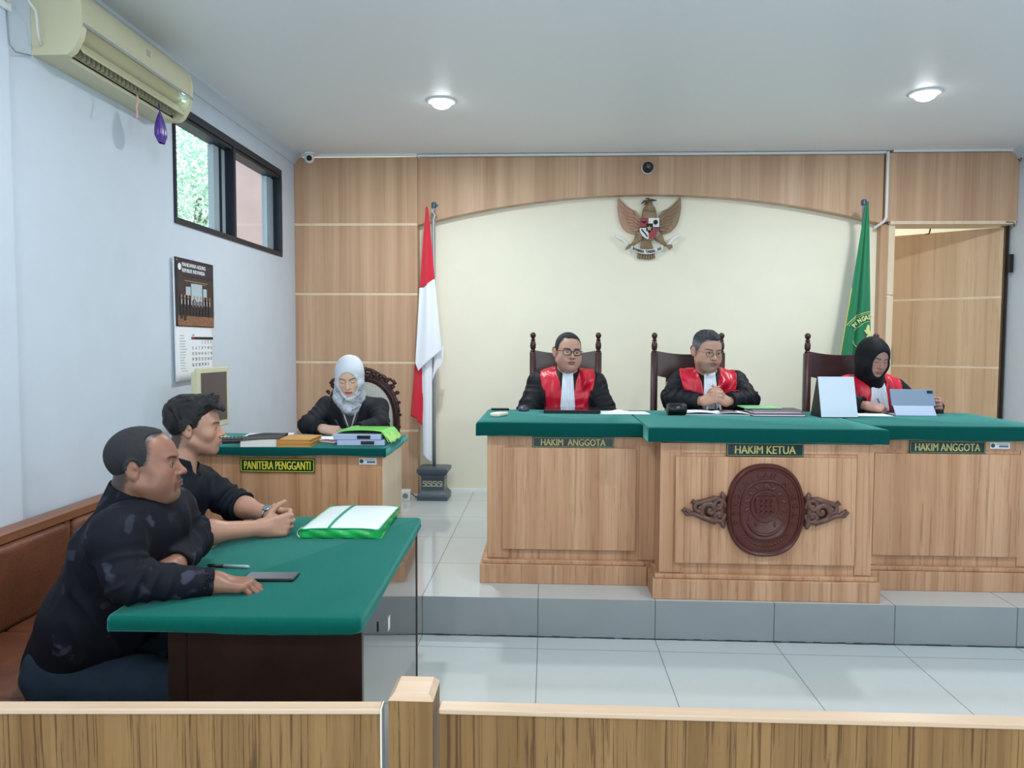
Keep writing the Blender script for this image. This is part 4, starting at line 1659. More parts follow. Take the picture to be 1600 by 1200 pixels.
# phone and pen on the table
p_ = thing('mobile_phone', 'dark smartphone lying on the lawyers table under the near man s hand', 'phone', (-.845, 2.275, .771), math.radians(3))
p_['label'] = 'dark smartphone lying face up on the lawyers table by the near hand'
MB().box(-.078, .078, -.037, .037, 0, .009, bevel=.004, seg=3).build('case', M_BLACK, p_)
MB().box(-.074, .074, -.033, .033, .0085, .0094, bevel=.0003, seg=1).build('screen', mat('phone_glass', srgb(40, 44, 52), rough=.06, coat=1.0), p_)
p_ = thing('marker_pen', 'black and white pen under the near man fingers on the table', 'pen', (-1.085, 2.375, .777), math.radians(-3))
p_['label'] = 'black capped pen lying on the lawyers table behind the near sleeve'
RY = Matrix.Rotation(math.radians(90), 4, 'Y')
MB().lathe([(.002, -.008), (.006, 0), (.006, .048)], M=RY, seg=16).build('cap', M_BLACK, p_, smooth=True)
MB().lathe([(.0055, .048), (.0055, .125), (.003, .135)], M=RY, seg=16).build('barrel', mat('pen_grey', srgb(150, 170, 170), rough=.3), p_, smooth=True)

# ------------------------------------------------------------ items on the judges' bench (top at 1.0755)
ZJ = 1.0765
p_ = thing('mobile_phone', 'black phone at the back left corner of the judges bench', 'phone', (-.295, 4.76, ZJ), math.radians(8))
MB().box(-.055, .055, -.035, .035, 0, .012, bevel=.004).build('case', M_BLACK, p_)
MB().box(-.050, .050, -.031, .031, .0115, .0124).build('screen', mat('phone_glass2', srgb(50, 54, 60), rough=.1), p_)
p_ = thing('remote_control', 'small white remote control at the left end of the judges bench', 'remote control', (-.275, 4.36, ZJ), math.radians(-24))
MB().box(-.030, .030, -.062, .062, 0, .022, bevel=.008, seg=3).build('case', mat('remote_white', srgb(232, 230, 214), rough=.4), p_, smooth=True)
MB().box(-.016, .016, .005, .045, .0215, .0228).build('display', mat('remote_lcd', srgb(160, 168, 160)), p_)
p_ = thing('computer_mouse', 'dark computer mouse beside the left judge', 'computer mouse', (-.145, 4.72, ZJ), math.radians(80))
MB().sphere((0, 0, .004), 1, 24, (.055, .034, .030)).build('shell', mat('mouse_dark', srgb(60, 68, 86), rough=.35), p_, smooth=True)
MB().box(-.004, .004, -.002, .002, .03, .036).build('wheel', M_BLACK, p_)
for v in p_.children[0].data.vertices:
    v.co.z = max(v.co.z, 0.0)
p_ = thing('laptop', 'closed dark laptop lying in front of the left judge', 'laptop', (.150, 4.66, ZJ), 0)
MB().box(-.17, .17, -.11, .11, 0, .011, bevel=.003).build('base', M_BLACK, p_)
MB().box(-.17, .17, -.11, .11, .012, .020, bevel=.003).build('lid', mat('laptop_lid', srgb(60, 50, 58), rough=.12, coat=.6), p_)
b = MB()
b.grid(lambda u, v: (-.15 + .30 * u, -.10 + .20 * v, .001 + .012 * math.exp(-((u - .45) / .12) ** 2) * v), 22, 8)
o = b.build('loose_sheets', M_WHITE, solid=.0012, smooth=True)
o.location = (.46, 4.62, ZJ); o.rotation_euler = (0, 0, .05)
tag(o, 'loose white sheets on the bench between the left and middle judges', 'paper')
p_ = thing('black_case', 'small black cylindrical case on the bench in front of the middle judge', 'case', (.760, 4.50, ZJ), math.radians(3))
b = MB().lathe([(.001, -.054), (.034, -.054), (.038, -.048), (.038, .048), (.034, .054), (.001, .054)], M=Matrix.Translation((0, 0, .036)) @ RY @ Matrix.Diagonal((.94, 1, 1, 1)), seg=28)
b.build('body', M_BLACK, p_, angle=50)
b = MB()
for x in (-.046, -.022, .022, .046):
    b.lathe([(.0385, x - .002), (.0395, x), (.0385, x + .002)], M=Matrix.Translation((0, 0, .036)) @ RY @ Matrix.Diagonal((.94, 1, 1, 1)), seg=28, cap=False)
b.build('ribs', M_BLACK2, p_)
MB().tube([(-.006, -.035, .055), (-.004, -.040, .045), (.004, -.040, .045), (.006, -.035, .055)], .0018, 6).build('clasp', M_GREY, p_, smooth=True)
# open file
p_ = thing('open_document', 'open white document lying in front of the middle judge', 'document', (1.00, 4.60, ZJ), math.radians(-2))
b = MB()
b.grid(lambda u, v: (-.19 + .38 * u, -.095 + .19 * v, .008 + .010 * abs(math.sin(u * 3.14 * 2)) ** .6 * (1 - .3 * v)), 40, 8)
b.build('pages', M_WHITE, p_, solid=.003, smooth=True)
MB().box(-.19, .19, -.095, .095, 0, .006, bevel=.001, seg=1).build('lower_sheets', mat('page_blue_white', srgb(206, 214, 226), rough=.7), p_)
b = MB()
b.grid(lambda u, v: (.02 + .10 * u, -.085 + .07 * v, .0235 + .004 * math.sin(u * 3.1)), 10, 5)
b.build('dark_strip', M_BLACK2, p_, solid=.001)
# files right of the middle judge
specs = [('maroon covered file at the bottom of the pile right of the middle judge', srgb(126, 72, 84), 0, .016, 0, 1.345, 4.55, .15),
         ('pale mauve file in the middle of the pile right of the middle judge', srgb(190, 168, 196), .017, .010, 4, 1.335, 4.57, .14),
         ('dark covered file near the top of the pile right of the middle judge', srgb(52, 46, 52), .028, .008, -3, 1.345, 4.58, .14),
         ('light green file on top of the pile right of the middle judge', srgb(140, 212, 140), .037, .006, 2, 1.28, 4.65, .11)]
for lab, c, z, h, r, x, y, hw in specs:
    f_ = thing('case_file', lab, 'file', (x, y, ZJ + z), math.radians(r))
    MB().box(-hw, hw, -.09, .09, 0, h * .28, bevel=.0008, seg=1).box(-hw, hw, -.09, .09, h * .72, h, bevel=.0008, seg=1).build('cover', mat('file_cover', c, rough=.4), f_)
    MB().box(-hw + .004, hw - .004, -.087, .087, h * .28, h * .72).build('sheets', M_WHITE, f_)
# white tent board
p_ = thing('tent_board', 'blank white upright tent board with black sides on the bench', 'desk board', (1.672, 4.50, ZJ), math.radians(2))
b = MB()
b.prism([(-.075, .0), (-.072, .0), (.0, .232), (-.003, .232)], -.104, .104, 'yz')
b.build('front_board', mat('board_white', srgb(214, 228, 244), rough=.35), p_)
b = MB()
b.prism([(.085, .0), (.088, .0), (.003, .232), (-.001, .232)], -.104, .104, 'yz')
b.prism([(-.072, 0), (.085, 0), (.001, .228)], -.108, -.1045, 'yz')
b.build('back_board', M_BLACK, p_)
MB().box(-.106, .106, -.082, .09, -.0, .004).build('foot', M_BLACK, p_)
o = MB().box(-.12, .12, -.075, .075, 0, .004, bevel=.0008, seg=1).build('loose_sheets', M_WHITE)
o.location = (1.90, 4.60, ZJ); o.rotation_euler = (0, 0, -.05)
tag(o, 'white sheets under the right judge s writing hand', 'paper')
o['label'] = 'white sheets on the bench by the tent board, below the writing hand'
# tablet in folio case
p_ = thing('tablet_computer', 'tablet in blue-grey folio case standing before the right judge', 'tablet', (2.165, 4.60, ZJ), math.radians(-3))
A1 = Matrix.Translation((0, .02, .055)) @ Matrix.Rotation(math.radians(-22), 4, 'X')
MB().box(-.115, .135, -.004, .005, 0, .105, bevel=.003, M=A1).build('case_back', mat('folio_blue', srgb(128, 148, 172), rough=.5), p_)
MB().box(-.113, .133, .005, .009, -.03, .104, M=A1).build('screen', M_BLACK, p_)
MB().box(.095, .127, -.0065, -.004, .078, .096, bevel=.003, M=A1).build('camera_bump', M_BLACK, p_)
A2 = Matrix.Translation((0, -.03, .0)) @ Matrix.Rotation(math.radians(-42), 4, 'X')
MB().box(-.108, .122, -.004, .003, .002, .075, bevel=.002, M=A2).build('case_stand', mat('folio_light', srgb(172, 188, 214), rough=.5), p_)
MB().box(-.108, .122, -.03, .09, .0, .004).build('case_base', mat('folio_light2', srgb(172, 188, 214), rough=.5), p_)

# ------------------------------------------------------------ judges' chairs
def judge_chair(loc, label, rz=0):
    t = thing('judge_chair', label, 'chair', loc, rz, 'high-backed judges chairs')
    for s in (-1, 1):
        b = MB()
        x = s * .226
        b.box(x - .022, x + .022, -.022, .022, 0, 1.235, bevel=.003, seg=1)
        prof = [(.018, 1.235), (.020, 1.243), (.013, 1.250), (.019, 1.262), (.021, 1.285), (.017, 1.305), (.012, 1.312), (.019, 1.318), (.010, 1.325), (.014, 1.333), (.020, 1.345), (.0195, 1.358), (.011, 1.368), (.003, 1.371)]
        b.lathe(prof, (x, 0, 0), 18)
        b.build('back_post', M_DARKW2, t, angle=50)
    b = MB()
    n = 20
    top = [(-.205 + .41 * i / n, 1.245 - .022 * (1 - (2 * i / n - 1) ** 2)) for i in range(n + 1)]
    bot = [(.205, 1.075), (.13, 1.06), (-.13, 1.06), (-.205, 1.075)]
    b.prism(top + bot, -.012, .014, 'xz')
    b.build('crest_rail', M_DARKW2, t)
    b = MB()
    b.prism([(-.145, 1.07), (.145, 1.07), (.155, .50), (-.155, .50)], -.014, .012, 'xz')
    b.build('back_splat', M_DARKW2, t)
    b = MB()
    for q in ((-.145, 1.02), (.145, 1.02)):
        b.tube([(q[0] * .8, -.02, 1.045), (q[0], -.02, 1.03), (q[0], -.02, .55)], .006, 8)
    b.build('splat_piping', mat('piping_yellow', srgb(180, 160, 90), rough=.4), t, smooth=True)
    MB().box(-.125, .125, -.045, -.015, .55, 1.03, bevel=.02, seg=3).build('back_pad', mat('pad_brown', srgb(70, 46, 44), rough=.5), t, smooth=True)
    MB().box(-.25, .25, -.48, .02, .40, .45, bevel=.006).build('seat_frame', M_DARKW2, t)
    MB().box(-.235, .235, -.465, -.02, .45, .50, bevel=.02, seg=3).build('seat', mat('seat_brown', srgb(78, 50, 46), rough=.5), t, smooth=True)
    for s in (-1, 1):
        b = MB()
        b.tube([(s * .235, -.02, .72), (s * .25, -.15, .725), (s * .262, -.30, .715), (s * .268, -.40, .70), (s * .268, -.44, .675)], [.02, .022, .024, .03, .022], 12)
        b.build('armrest', M_ARM, t, smooth=True)
        MB().tube([(s * .262, -.38, .70), (s * .25, -.40, .45), (s * .238, -.43, 0)], [.018, .022, .018], 10).build('leg', M_DARKW2, t, smooth=True)
    return t


jc = judge_chair((.126, 5.30, .2), 'dark wooden high-backed chair of the left judge')
for loc, lab, rz in (((.956, 5.25, .2), 'dark wooden high-backed chair of the middle judge', 0), ((1.985, 5.25, .2), 'dark wooden high-backed chair of the right judge', 0)):
    c = copy_tree(jc)
    c.location = loc
    c.rotation_euler = (0, 0, rz)
    c['label'] = lab

# ------------------------------------------------------------ clerk's carved chair with cane back
cc = thing('carved_chair', 'carved dark wooden armchair with white cane back behind the clerk', 'chair', (-1.215, 4.98, .2), math.radians(-4))


def oval_pt(a, w=.225, h=.275):
    ca, sa = math.cos(a), math.sin(a)
    e = 2.6
    x = w * math.copysign(abs(ca) ** (2 / e), ca)
    z = h * math.copysign(abs(sa) ** (2 / e), sa)
    if sa > 0:
        z += .035 * math.cos(min(1, abs(x) / w) * math.pi / 2) ** 1.5
    x *= 1 - .12 * max(0, -sa)
    return x, z


b = MB()
pts = [(oval_pt(2 * math.pi * i / 64)[0], 0, .75 + oval_pt(2 * math.pi * i / 64)[1]) for i in range(64)]
b.tube(pts, .025, 10, closed=True, sx=.8)
pts2 = [(p[0] * 1.06, -.012, .75 + (p[2] - .75) * 1.05) for p in pts]
b.tube(pts2, .009, 8, closed=True)
b.build('back_frame', M_DARKW2, cc, smooth=True)
b = MB()
rng = random.Random(8)
for s in (-1, 1):
    for (x, z, r) in ((.03, 1.075, .024), (.075, 1.085, .022), (.12, 1.07, .019), (.16, 1.045, .020), (.20, 1.005, .019), (.235, .965, .014), (.245, .90, .012), (.25, .82, .012), (.245, .74, .012)):
        b.sphere((s * x, -.012, z), r, 12, (1, .7, .8))
        b.tube([(s * (x + r * .9 * math.cos(k * .5)), -.018 - .001 * k, z + r * .9 * math.sin(k * .5)) for k in range(10)], .0045, 6)
    b.tube([(s * .01, -.01, 1.12), (s * .05, -.01, 1.115), (s * .10, -.01, 1.10), (s * .14, -.01, 1.075), (s * .155, -.01, 1.055)], [.010, .013, .010, .012, .016], 8)
    b.tube([(s * .17, -.01, 1.06), (s * .205, -.01, 1.045), (s * .22, -.01, 1.02)], [.008, .012, .014], 8)
b.tube([(q[0] * 1.09, -.010, .75 + (q[2] - .75) * 1.10) for q in pts[2:31]], .012, 8)
b.sphere((0, -.014, 1.12), .028, 14, (1.2, .7, .9))
b.sphere((0, -.014, 1.085), .024, 14, (1.0, .7, 1.1))
b.build('carved_crest', M_DARKW2, cc, smooth=True)
# woven cane: real crossing strands
b = MB()
W_, H_ = .205, .26
for i in range(-11, 12):
    x = i * .0185
    zs = [z for z in [k * .01 for k in range(-27, 32)] if (abs(x) / .207) ** 2.6 + (abs(z - (.012 if z > 0 else 0)) / (.29 if z > 0 else .262)) ** 2.6 < 1]
    if len(zs) > 2:
        b.box(x - .006, x + .006, -.002, .0, .75 + min(zs), .75 + max(zs))
for k in range(-15, 17):
    z = k * .0175
    xs = [x for x in [i * .01 for i in range(-22, 23)] if (abs(x) / .207) ** 2.6 + (abs(z - (.012 if z > 0 else 0)) / (.29 if z > 0 else .262)) ** 2.6 < 1]
    if len(xs) > 2:
        b.box(min(xs), max(xs), -.0035, -.002, .75 + z - .0055, .75 + z + .0055)
b.build('cane_weave', mat('cane_white', srgb(216, 220, 214), rough=.6), cc)
MB().box(-.25, .25, -.50, .0, .39, .44, bevel=.015, seg=3).build('seat_frame', M_DARKW2, cc)
MB().box(-.23, .23, -.48, -.02, .44, .49, bevel=.02, seg=3).build('seat', mat('seat_cream', srgb(200, 190, 170), rough=.7), cc, smooth=True)
for s in (-1, 1):
    MB().tube([(s * .20, 0, .55), (s * .20, .01, .45), (s * .21, .03, 0)], [.022, .026, .018], 10).build('leg', M_DARKW2, cc, smooth=True)
    MB().tube([(s * .25, -.45, .44), (s * .275, -.47, .30), (s * .255, -.46, .12), (s * .275, -.49, 0)], [.026, .034, .018, .024], 10).build('leg', M_DARKW2, cc, smooth=True)
    b = MB()
    b.tube([(s * .235, -.02, .66), (s * .275, -.14, .67), (s * .30, -.30, .665), (s * .305, -.38, .64), (s * .30, -.38, .61)], [.018, .022, .024, .026, .02], 10)
    b.tube([(s * .30, -.34, .65), (s * .31, -.30, .56), (s * .27, -.36, .44)], [.018, .014, .018], 8)
    b.build('armrest', M_DARKW2, cc, smooth=True)

# ------------------------------------------------------------ flag stands


def flag_base(t):
    prof = [(.125, 0), (.125, .035), (.118, .05), (.098, .075), (.095, .085), (.095, .19), (.100, .205), (.122, .225), (.128, .24), (.128, .258), (.10, .268), (.02, .27)]
    b = MB()
    rings = []
    for r, z in prof:
        rings.append([b.bm.verts.new((sx * r, sy * r, z)) for sx, sy in ((-1, -1), (1, -1), (1, 1), (-1, 1))])
    for A, B in zip(rings, rings[1:]):
        for i in range(4):
            b.bm.faces.new((A[i], A[(i + 1) % 4], B[(i + 1) % 4], B[i]))
    b.bm.faces.new(rings[-1])
    b.build('base', mat('slate_stone', srgb(74, 84, 96), rough=.35, noise=.08), t)
    key = [(0, 0), (0, 1), (.8, 1), (.8, .3), (.35, .3), (.35, .6)]
    for rz in (0, 90):
        b = MB()
        R = Matrix.Rotation(math.radians(rz), 4, 'Z')
        for k in range(4):
            x0 = -.082 + k * .042
            z0 = .115
            w_, h_ = .036, .045
            lt = .0065
            for (a, c, d, e) in ((0, 1, .86, 1.0), (0, .16, .5, 1.0), (0, .72, .5, .64), (.56, .72, .14, .64), (-.16, .72, 0, .14), (.84, 1.0, 0, 1.0)):
                b.box(x0 + a * w_, x0 + c * w_, -.0965, -.0945, z0 + d * h_, z0 + e * h_, M=R)
        b.build('key_pattern', mat('key_gold', srgb(196, 196, 160), rough=.4), t)
    MB().lathe([(.014, .26), (.0135, 2.40)], (0, 0, 0), 16).build('pole', M_GREY, t, smooth=True)
    MB().lathe([(.018, 2.395), (.022, 2.40), (.022, 2.43), (.016, 2.44), (.001, 2.442)], (0, 0, 0), 16).box(.015, .035, -.006, .006, 2.405, 2.422).build('finial', mat('cap_blue_grey', srgb(60, 84, 104), rough=.4), t)


def drape(name, left, right, ztop, zbot, y0, folds, amp, material, parent, nz=60, nu=60, seed=0.0, bands=None, bottom=None):
    """cloth between two edge curves x(z); real pleats in depth"""
    b = MB()
    lz = [q[1] for q in left][::-1]; lx = [q[0] for q in left][::-1]
    rz_ = [q[1] for q in right][::-1]; rx = [q[0] for q in right][::-1]
    def f(u, v):
        zb = zbot if bottom is None else np.interp(u, [q[0] for q in bottom], [q[1] for q in bottom])
        z = ztop + (zb - ztop) * v
        a, c = np.interp(z, lz, lx), np.interp(z, rz_, rx)
        wd = c - a
        k = min(1, wd / .12)
        x = a + wd * u
        y = y0 + amp * k * math.sin(u * folds * 2 * math.pi + seed + v * 1.2) - .012 * math.sin(u * math.pi)
        return (x, y, z)
    b.grid(f, nu, nz)
    o = b.build(name, material, parent, smooth=True, solid=.0012)
    return o


def fx(px):
    return -.962 + (px - 671) * .00528 + .918


def fz(py):
    return 2.61 - (py - 320) * .005224 - .2


M_RED = mat('flag_red', srgb(206, 36, 58), rough=.75, sheen=.2)
M_WCL = mat('flag_white', srgb(232, 236, 246), rough=.75)
fs = thing('national_flag', 'red and white flag hanging on a pole in a square stand', 'flag', (-.935, 6.26, .2))
fs['label'] = 'red and white flag draped on a grey pole in a square stone stand'
flag_base(fs)
# front fold: red above, white below, falling to the right
Lf = [(fx(668), fz(322)), (fx(663), fz(380)), (fx(658), fz(447)), (fx(654), fz(520)), (fx(651), fz(566)), (fx(651), fz(600))]
Rf = [(fx(671.5), fz(322)), (fx(677), fz(380)), (fx(683), fz(450)), (fx(690), fz(520)), (fx(694.5), fz(560)), (fx(690), fz(600))]
drape('red_half', Lf, Rf, fz(323), 0, -.045, 1.3, .012, M_RED, fs, bottom=[(0, fz(449)), (.5, fz(443)), (1, fz(433))])
drape('white_half', Lf, Rf, 0, 0, -.045, 1.3, .012, M_WCL, fs, seed=0.0, bottom=[(0, 0), (1, 0)]) if False else None
b = MB()
def wf(u, v):
    zt = np.interp(u, [0, .5, 1], [fz(448.5), fz(442.5), fz(432.5)])
    zb = np.interp(u, [0, .12, .5, .75, 1], [fz(566), fz(578), fz(562), fz(553), fz(545)])
    z = zt + (zb - zt) * v
    a = np.interp(z, [q[1] for q in Lf][::-1], [q[0] for q in Lf][::-1])
    c = np.interp(z, [q[1] for q in Rf][::-1], [q[0] for q in Rf][::-1])
    return (a + (c - a) * u, -.045 + .012 * math.sin(u * 8.2 + v * 1.2) - .012 * math.sin(u * math.pi) - .01 * v, z)
b.grid(wf, 50, 50)
b.build('white_half', M_WCL, fs, smooth=True, solid=.0012)
# rear fold: red down the left, white tail
drape('red_rear_fold', [(fx(660), fz(440)), (fx(650), fz(560)), (fx(642), fz(650))], [(fx(668), fz(440)), (fx(668), fz(560)), (fx(661), fz(660))], fz(440), 0, -.012, 1.6, .010, M_RED, fs, bottom=[(0, fz(650)), (.55, fz(654)), (.6, fz(660)), (1, fz(664))])
drape('white_tail', [(fx(660), fz(500)), (fx(661), fz(600)), (fx(662.5), fz(700))], [(fx(676), fz(500)), (fx(676.5), fz(600)), (fx(676), fz(720))], fz(520), 0, -.022, 1.2, .007, M_WCL, fs, bottom=[(0, fz(712)), (.8, fz(723)), (1, fz(722))], seed=1.0)
drape('white_right_fold', [(fx(676), fz(548)), (fx(676), fz(600))], [(fx(694.5), fz(546)), (fx(692), fz(566)), (fx(679), fz(600))], fz(540), 0, -.002, 1.0, .006, M_WCL, fs, bottom=[(0, fz(598)), (.3, fz(590)), (1, fz(566))], seed=2.0)
b = MB()
b.tube([(0.002, -.016, 2.385), (-.01, -.03, 2.36), (.012, -.018, 2.33), (.0, -.03, 2.30), (.004, -.02, 1.4)], .003, 6)
b.build('cord', M_WHITEP, fs, smooth=True)

gs = thing('court_flag', 'dark green court flag with gold emblem on a pole near the door', 'flag', (2.495, 6.22, .2))
flag_base(gs)
def gx(px):
    return 2.502 + (px - 1353) * .00528 - 2.495
M_GRN = mat('flag_green', srgb(16, 116, 76), rough=.6, sheen=.2)
Lg = [(gx(1351), fz(322)), (gx(1345), fz(360)), (gx(1331), fz(470)), (gx(1318.5), fz(560)), (gx(1306), fz(640)), (gx(1300), fz(720))]
Rg = [(gx(1355), fz(322)), (gx(1357), fz(360)), (gx(1361), fz(470)), (gx(1364), fz(560)), (gx(1368), fz(640)), (gx(1370), fz(720))]
b = MB()
def gfun(u, v):
    z = fz(323) + (fz(700) - fz(323)) * v
    a = np.interp(z, [q[1] for q in Lg][::-1], [q[0] for q in Lg][::-1])
    c = np.interp(z, [q[1] for q in Rg][::-1], [q[0] for q in Rg][::-1])
    k = min(1, (c - a) / .15)
    y = -.05 + k * (.028 * math.exp(-((u - .42) / .07) ** 2) - .015 * math.sin(u * math.pi) + .006 * math.sin(u * 16 + 2 * v))
    return (a + (c - a) * u, y, z)
b.grid(gfun, 70, 70)
b.build('cloth', M_GRN, gs, smooth=True, solid=.0012)
b = MB()
b.tube([gfun(0.0, v / 30) for v in range(10, 31)], .004, 6)
b.tube([(gfun(u / 20, .632 + .0)[0], gfun(u / 20, .632)[1] - .004, fz(562)) for u in range(0, 4)], .008, 6)
b.build('gold_fringe', mat('fringe_gold', srgb(206, 190, 90), rough=.6), gs, smooth=True)


def on_green(px, py, off=-.004):
    z = fz(py)
    a = np.interp(z, [q[1] for q in Lg][::-1], [q[0] for q in Lg][::-1])
    c = np.interp(z, [q[1] for q in Rg][::-1], [q[0] for q in Rg][::-1])
    u = min(1, max(0, (gx(px) - a) / (c - a)))
    v = (z - fz(323)) / (fz(700) - fz(323))
    p = gfun(u, v)
    return Vector((gx(px), p[1] + off, z))


M_FG = mat('flag_gold', srgb(206, 210, 140), rough=.6)
b = MB()
cxp, cyp = 1364, 523
def arcp(r, a0, a1, n=16):
    return [on_green(cxp + r * math.cos(math.radians(a0 + (a1 - a0) * i / n)), cyp - r * .95 * math.sin(math.radians(a0 + (a1 - a0) * i / n))) for i in range(n + 1)]
b.tube(arcp(41, 92, 152), .0030, 6)
b.tube(arcp(38.5, 92, 152), .0018, 6)
b.tube(arcp(26, 92, 155), .0022, 6)
b.tube(arcp(26, 190, 215), .0022, 6)
for i, ch in enumerate('PENGAD'):
    a = 146 - i * 10
    r = 32.5
    p = on_green(cxp + r * math.cos(math.radians(a)), cyp - r * .95 * math.sin(math.radians(a)), -.014)
    b.text(ch, .050, Matrix.Translation(p) @ RX @ Matrix.Rotation(math.radians(a - 90), 4, 'Z') @ Matrix.Diagonal((.75, 1, 1, 1)), .0006, .0018)
for pts, r in (([(1359, 504), (1358, 512), (1361, 520), (1355, 528)], [.008, .016, .018, .006]), ([(1353, 512), (1358, 517)], [.005, .010]), ([(1362, 522), (1361, 530)], [.007, .005])):
    b.tube([on_green(x, y, -.006) for x, y in pts], r, 8, sx=.5)
b.build('gold_emblem', M_FG, gs)
b = MB()
b.box(-.30, -.22, -.055, -.035, fz(566), fz(556))

# ------------------------------------------------------------ power strip near the flag
sx_ = thing('extension_socket', 'small white extension socket on the dais floor beside the clerk desk', 'socket', (-1.155, 6.16, .2), math.radians(5))
MB().box(-.04, .04, -.05, .05, 0, .085, bevel=.006).build('housing', M_WHITEP, sx_)
MB().lathe([(.022, 0), (.022, .003), (.018, .003), (.016, -.004), (.0005, -.004)], M=Matrix.Translation((0, -.0505, .045)) @ RX, seg=20).build('outlet', mat('outlet_grey', srgb(140, 140, 136)), sx_)
b = MB()
b.tube([(-1.11, 6.18, .25), (-1.085, 6.22, .215), (-1.075, 6.30, .208), (-1.09, 6.40, .208)], .005, 6)
tag(b.build('extension_cable', mat('cord_dark', srgb(90, 100, 110)), smooth=True), 'grey power cord running from the floor socket behind the flag stand', 'cable')

# ------------------------------------------------------------ carved eagle emblem on the cream wall
eg = thing('eagle_emblem', 'carved wooden spread-winged eagle emblem with shield and ribbon on the wall', 'wall emblem', (.848, 6.548, 2.46))
M_EW = mat('emblem_wood_pink', srgb(178, 140, 118), rough=.5, noise=.08, nscale=30)
M_EB = mat('emblem_wood', srgb(146, 122, 96), rough=.5, noise=.10, nscale=30)
M_ED = mat('emblem_dark', srgb(84, 70, 52), rough=.5)
SE = .0054 / .1083   # metres per zoom pixel / helper


def E(px, py):       # emblem drawing coordinates (zoomed sheet) -> local x, z
    return ((px - 690) * .000578, (625 - py) * .000578)


def wing(side):
    pts = [(555, 470), (500, 370), (455, 350), (400, 335), (330, 300), (285, 240), (252, 168), (236, 200), (232, 330), (245, 430), (270, 530), (310, 610), (370, 670), (440, 695), (490, 700), (535, 660), (560, 560)]
    P = [E(x, y) for x, y in pts]
    if side > 0:
        P = [(-x, z) for x, z in P]
    b = MB()
    b.prism(P, -.030, -.004, 'xz')
    # feather rows carved as raised quills
    for i in range(8):
        t = i / 7
        a0 = E(470 - 10 * t, 380 + 280 * t)
        a1 = E(256 + 10 * i + 120 * t ** 2, 200 + 470 * t ** .8)
        m = ((a0[0] + a1[0]) / 2 - .004, (a0[1] + a1[1]) / 2 - .012 * (1 - t))
        q = [a0, m, a1]
        b.tube([((-x if side > 0 else x), -.031, z) for x, z in q], [.007, .009, .004], 8, sx=1.0)
    for i in range(5):
        t = i / 4
        a0 = E(540, 470 + 170 * t)
        a1 = E(475, 370 + 290 * t)
        b.tube([((-x if side > 0 else x), -.034, z) for x, z in (a0, a1)], [.012, .010], 8)
    o = b.build('wing', M_EW if side < 0 else M_EB, eg, angle=45)
    return o


wing(-1)
wing(1)
b = MB()
b.sphere((E(690, 430)[0], -.030, E(690, 430)[1]), 1, 24, (.062, .030, .095))
b.sphere((E(690, 620)[0], -.024, E(690, 620)[1]), 1, 24, (.075, .028, .11))
b.tube([(E(690, 380)[0], -.035, E(690, 380)[1]), (E(700, 300)[0], -.036, E(700, 300)[1]), (E(690, 250)[0], -.038, E(690, 250)[1])], [.050, .030, .022], 14, sx=1)
b.build('body', M_EB, eg, smooth=True)
b = MB()
hx_, hz_ = E(685, 235)
b.sphere((hx_, -.04, hz_), .022, 16, (1.15, .8, .8))
b.tube([(hx_ - .012, -.04, hz_ - .002), (hx_ - .040, -.04, hz_ + .001), (hx_ - .060, -.04, hz_ - .014), (hx_ - .062, -.04, hz_ - .024)], [.014, .011, .006, .002], 10)
b.tube([(hx_ - .012, -.04, hz_ - .012), (hx_ - .044, -.04, hz_ - .028)], [.009, .004], 8)
for i in range(5):
    b.tube([(hx_ + .002 + .006 * i, -.04, hz_ + .010), (hx_ + .022 + .010 * i, -.04, hz_ + .016 - .002 * i)], [.010, .003], 8)
b.tube([(hx_ - .02, -.04, hz_ + .015), (hx_ - .03, -.042, hz_ + .025), (hx_ + .0, -.042, hz_ + .022)], [.004, .004, .007], 8)
b.build('head', M_ED, eg, smooth=True)
b = MB()
tl = [E(x, y) for x, y in [(600, 780), (560, 930), (520, 1020), (530, 1050), (690, 1068), (770, 1055), (785, 1015), (745, 930), (725, 780)]]
b.prism(tl, -.022, -.004, 'xz')
for i in range(7):
    a0, a1 = E(620 + i * 16, 790), E(535 + i * 40, 1055)
    b.tube([(a0[0], -.023, a0[1]), (a1[0], -.023, a1[1])], [.006, .010], 8)
b.build('tail', M_EB, eg, angle=45)
for s in (-1, 1):
    b = MB()
    def S(px, py):
        x, z = E(px, py)
        return (x if s < 0 else -x + E(690, 0)[0] * 2, z)
    P = [S(560, 730), S(500, 810), S(440, 870), S(380, 890)]
    b.tube([(P[0][0], -.028, P[0][1]), (P[1][0], -.028, P[1][1]), (P[2][0], -.034, P[2][1])], [.040, .022, .012], 12, sx=.6)
    for k in (-1, 0, 1):
        b.tube([(P[2][0], -.036, P[2][1]), (P[3][0] + k * .01, -.046, P[3][1] + k * .013), (P[3][0] + k * .012, -.044, P[3][1] - .02 + k * .008)], [.010, .009, .004], 8)
    b.build('talon', M_EB, eg, smooth=True)
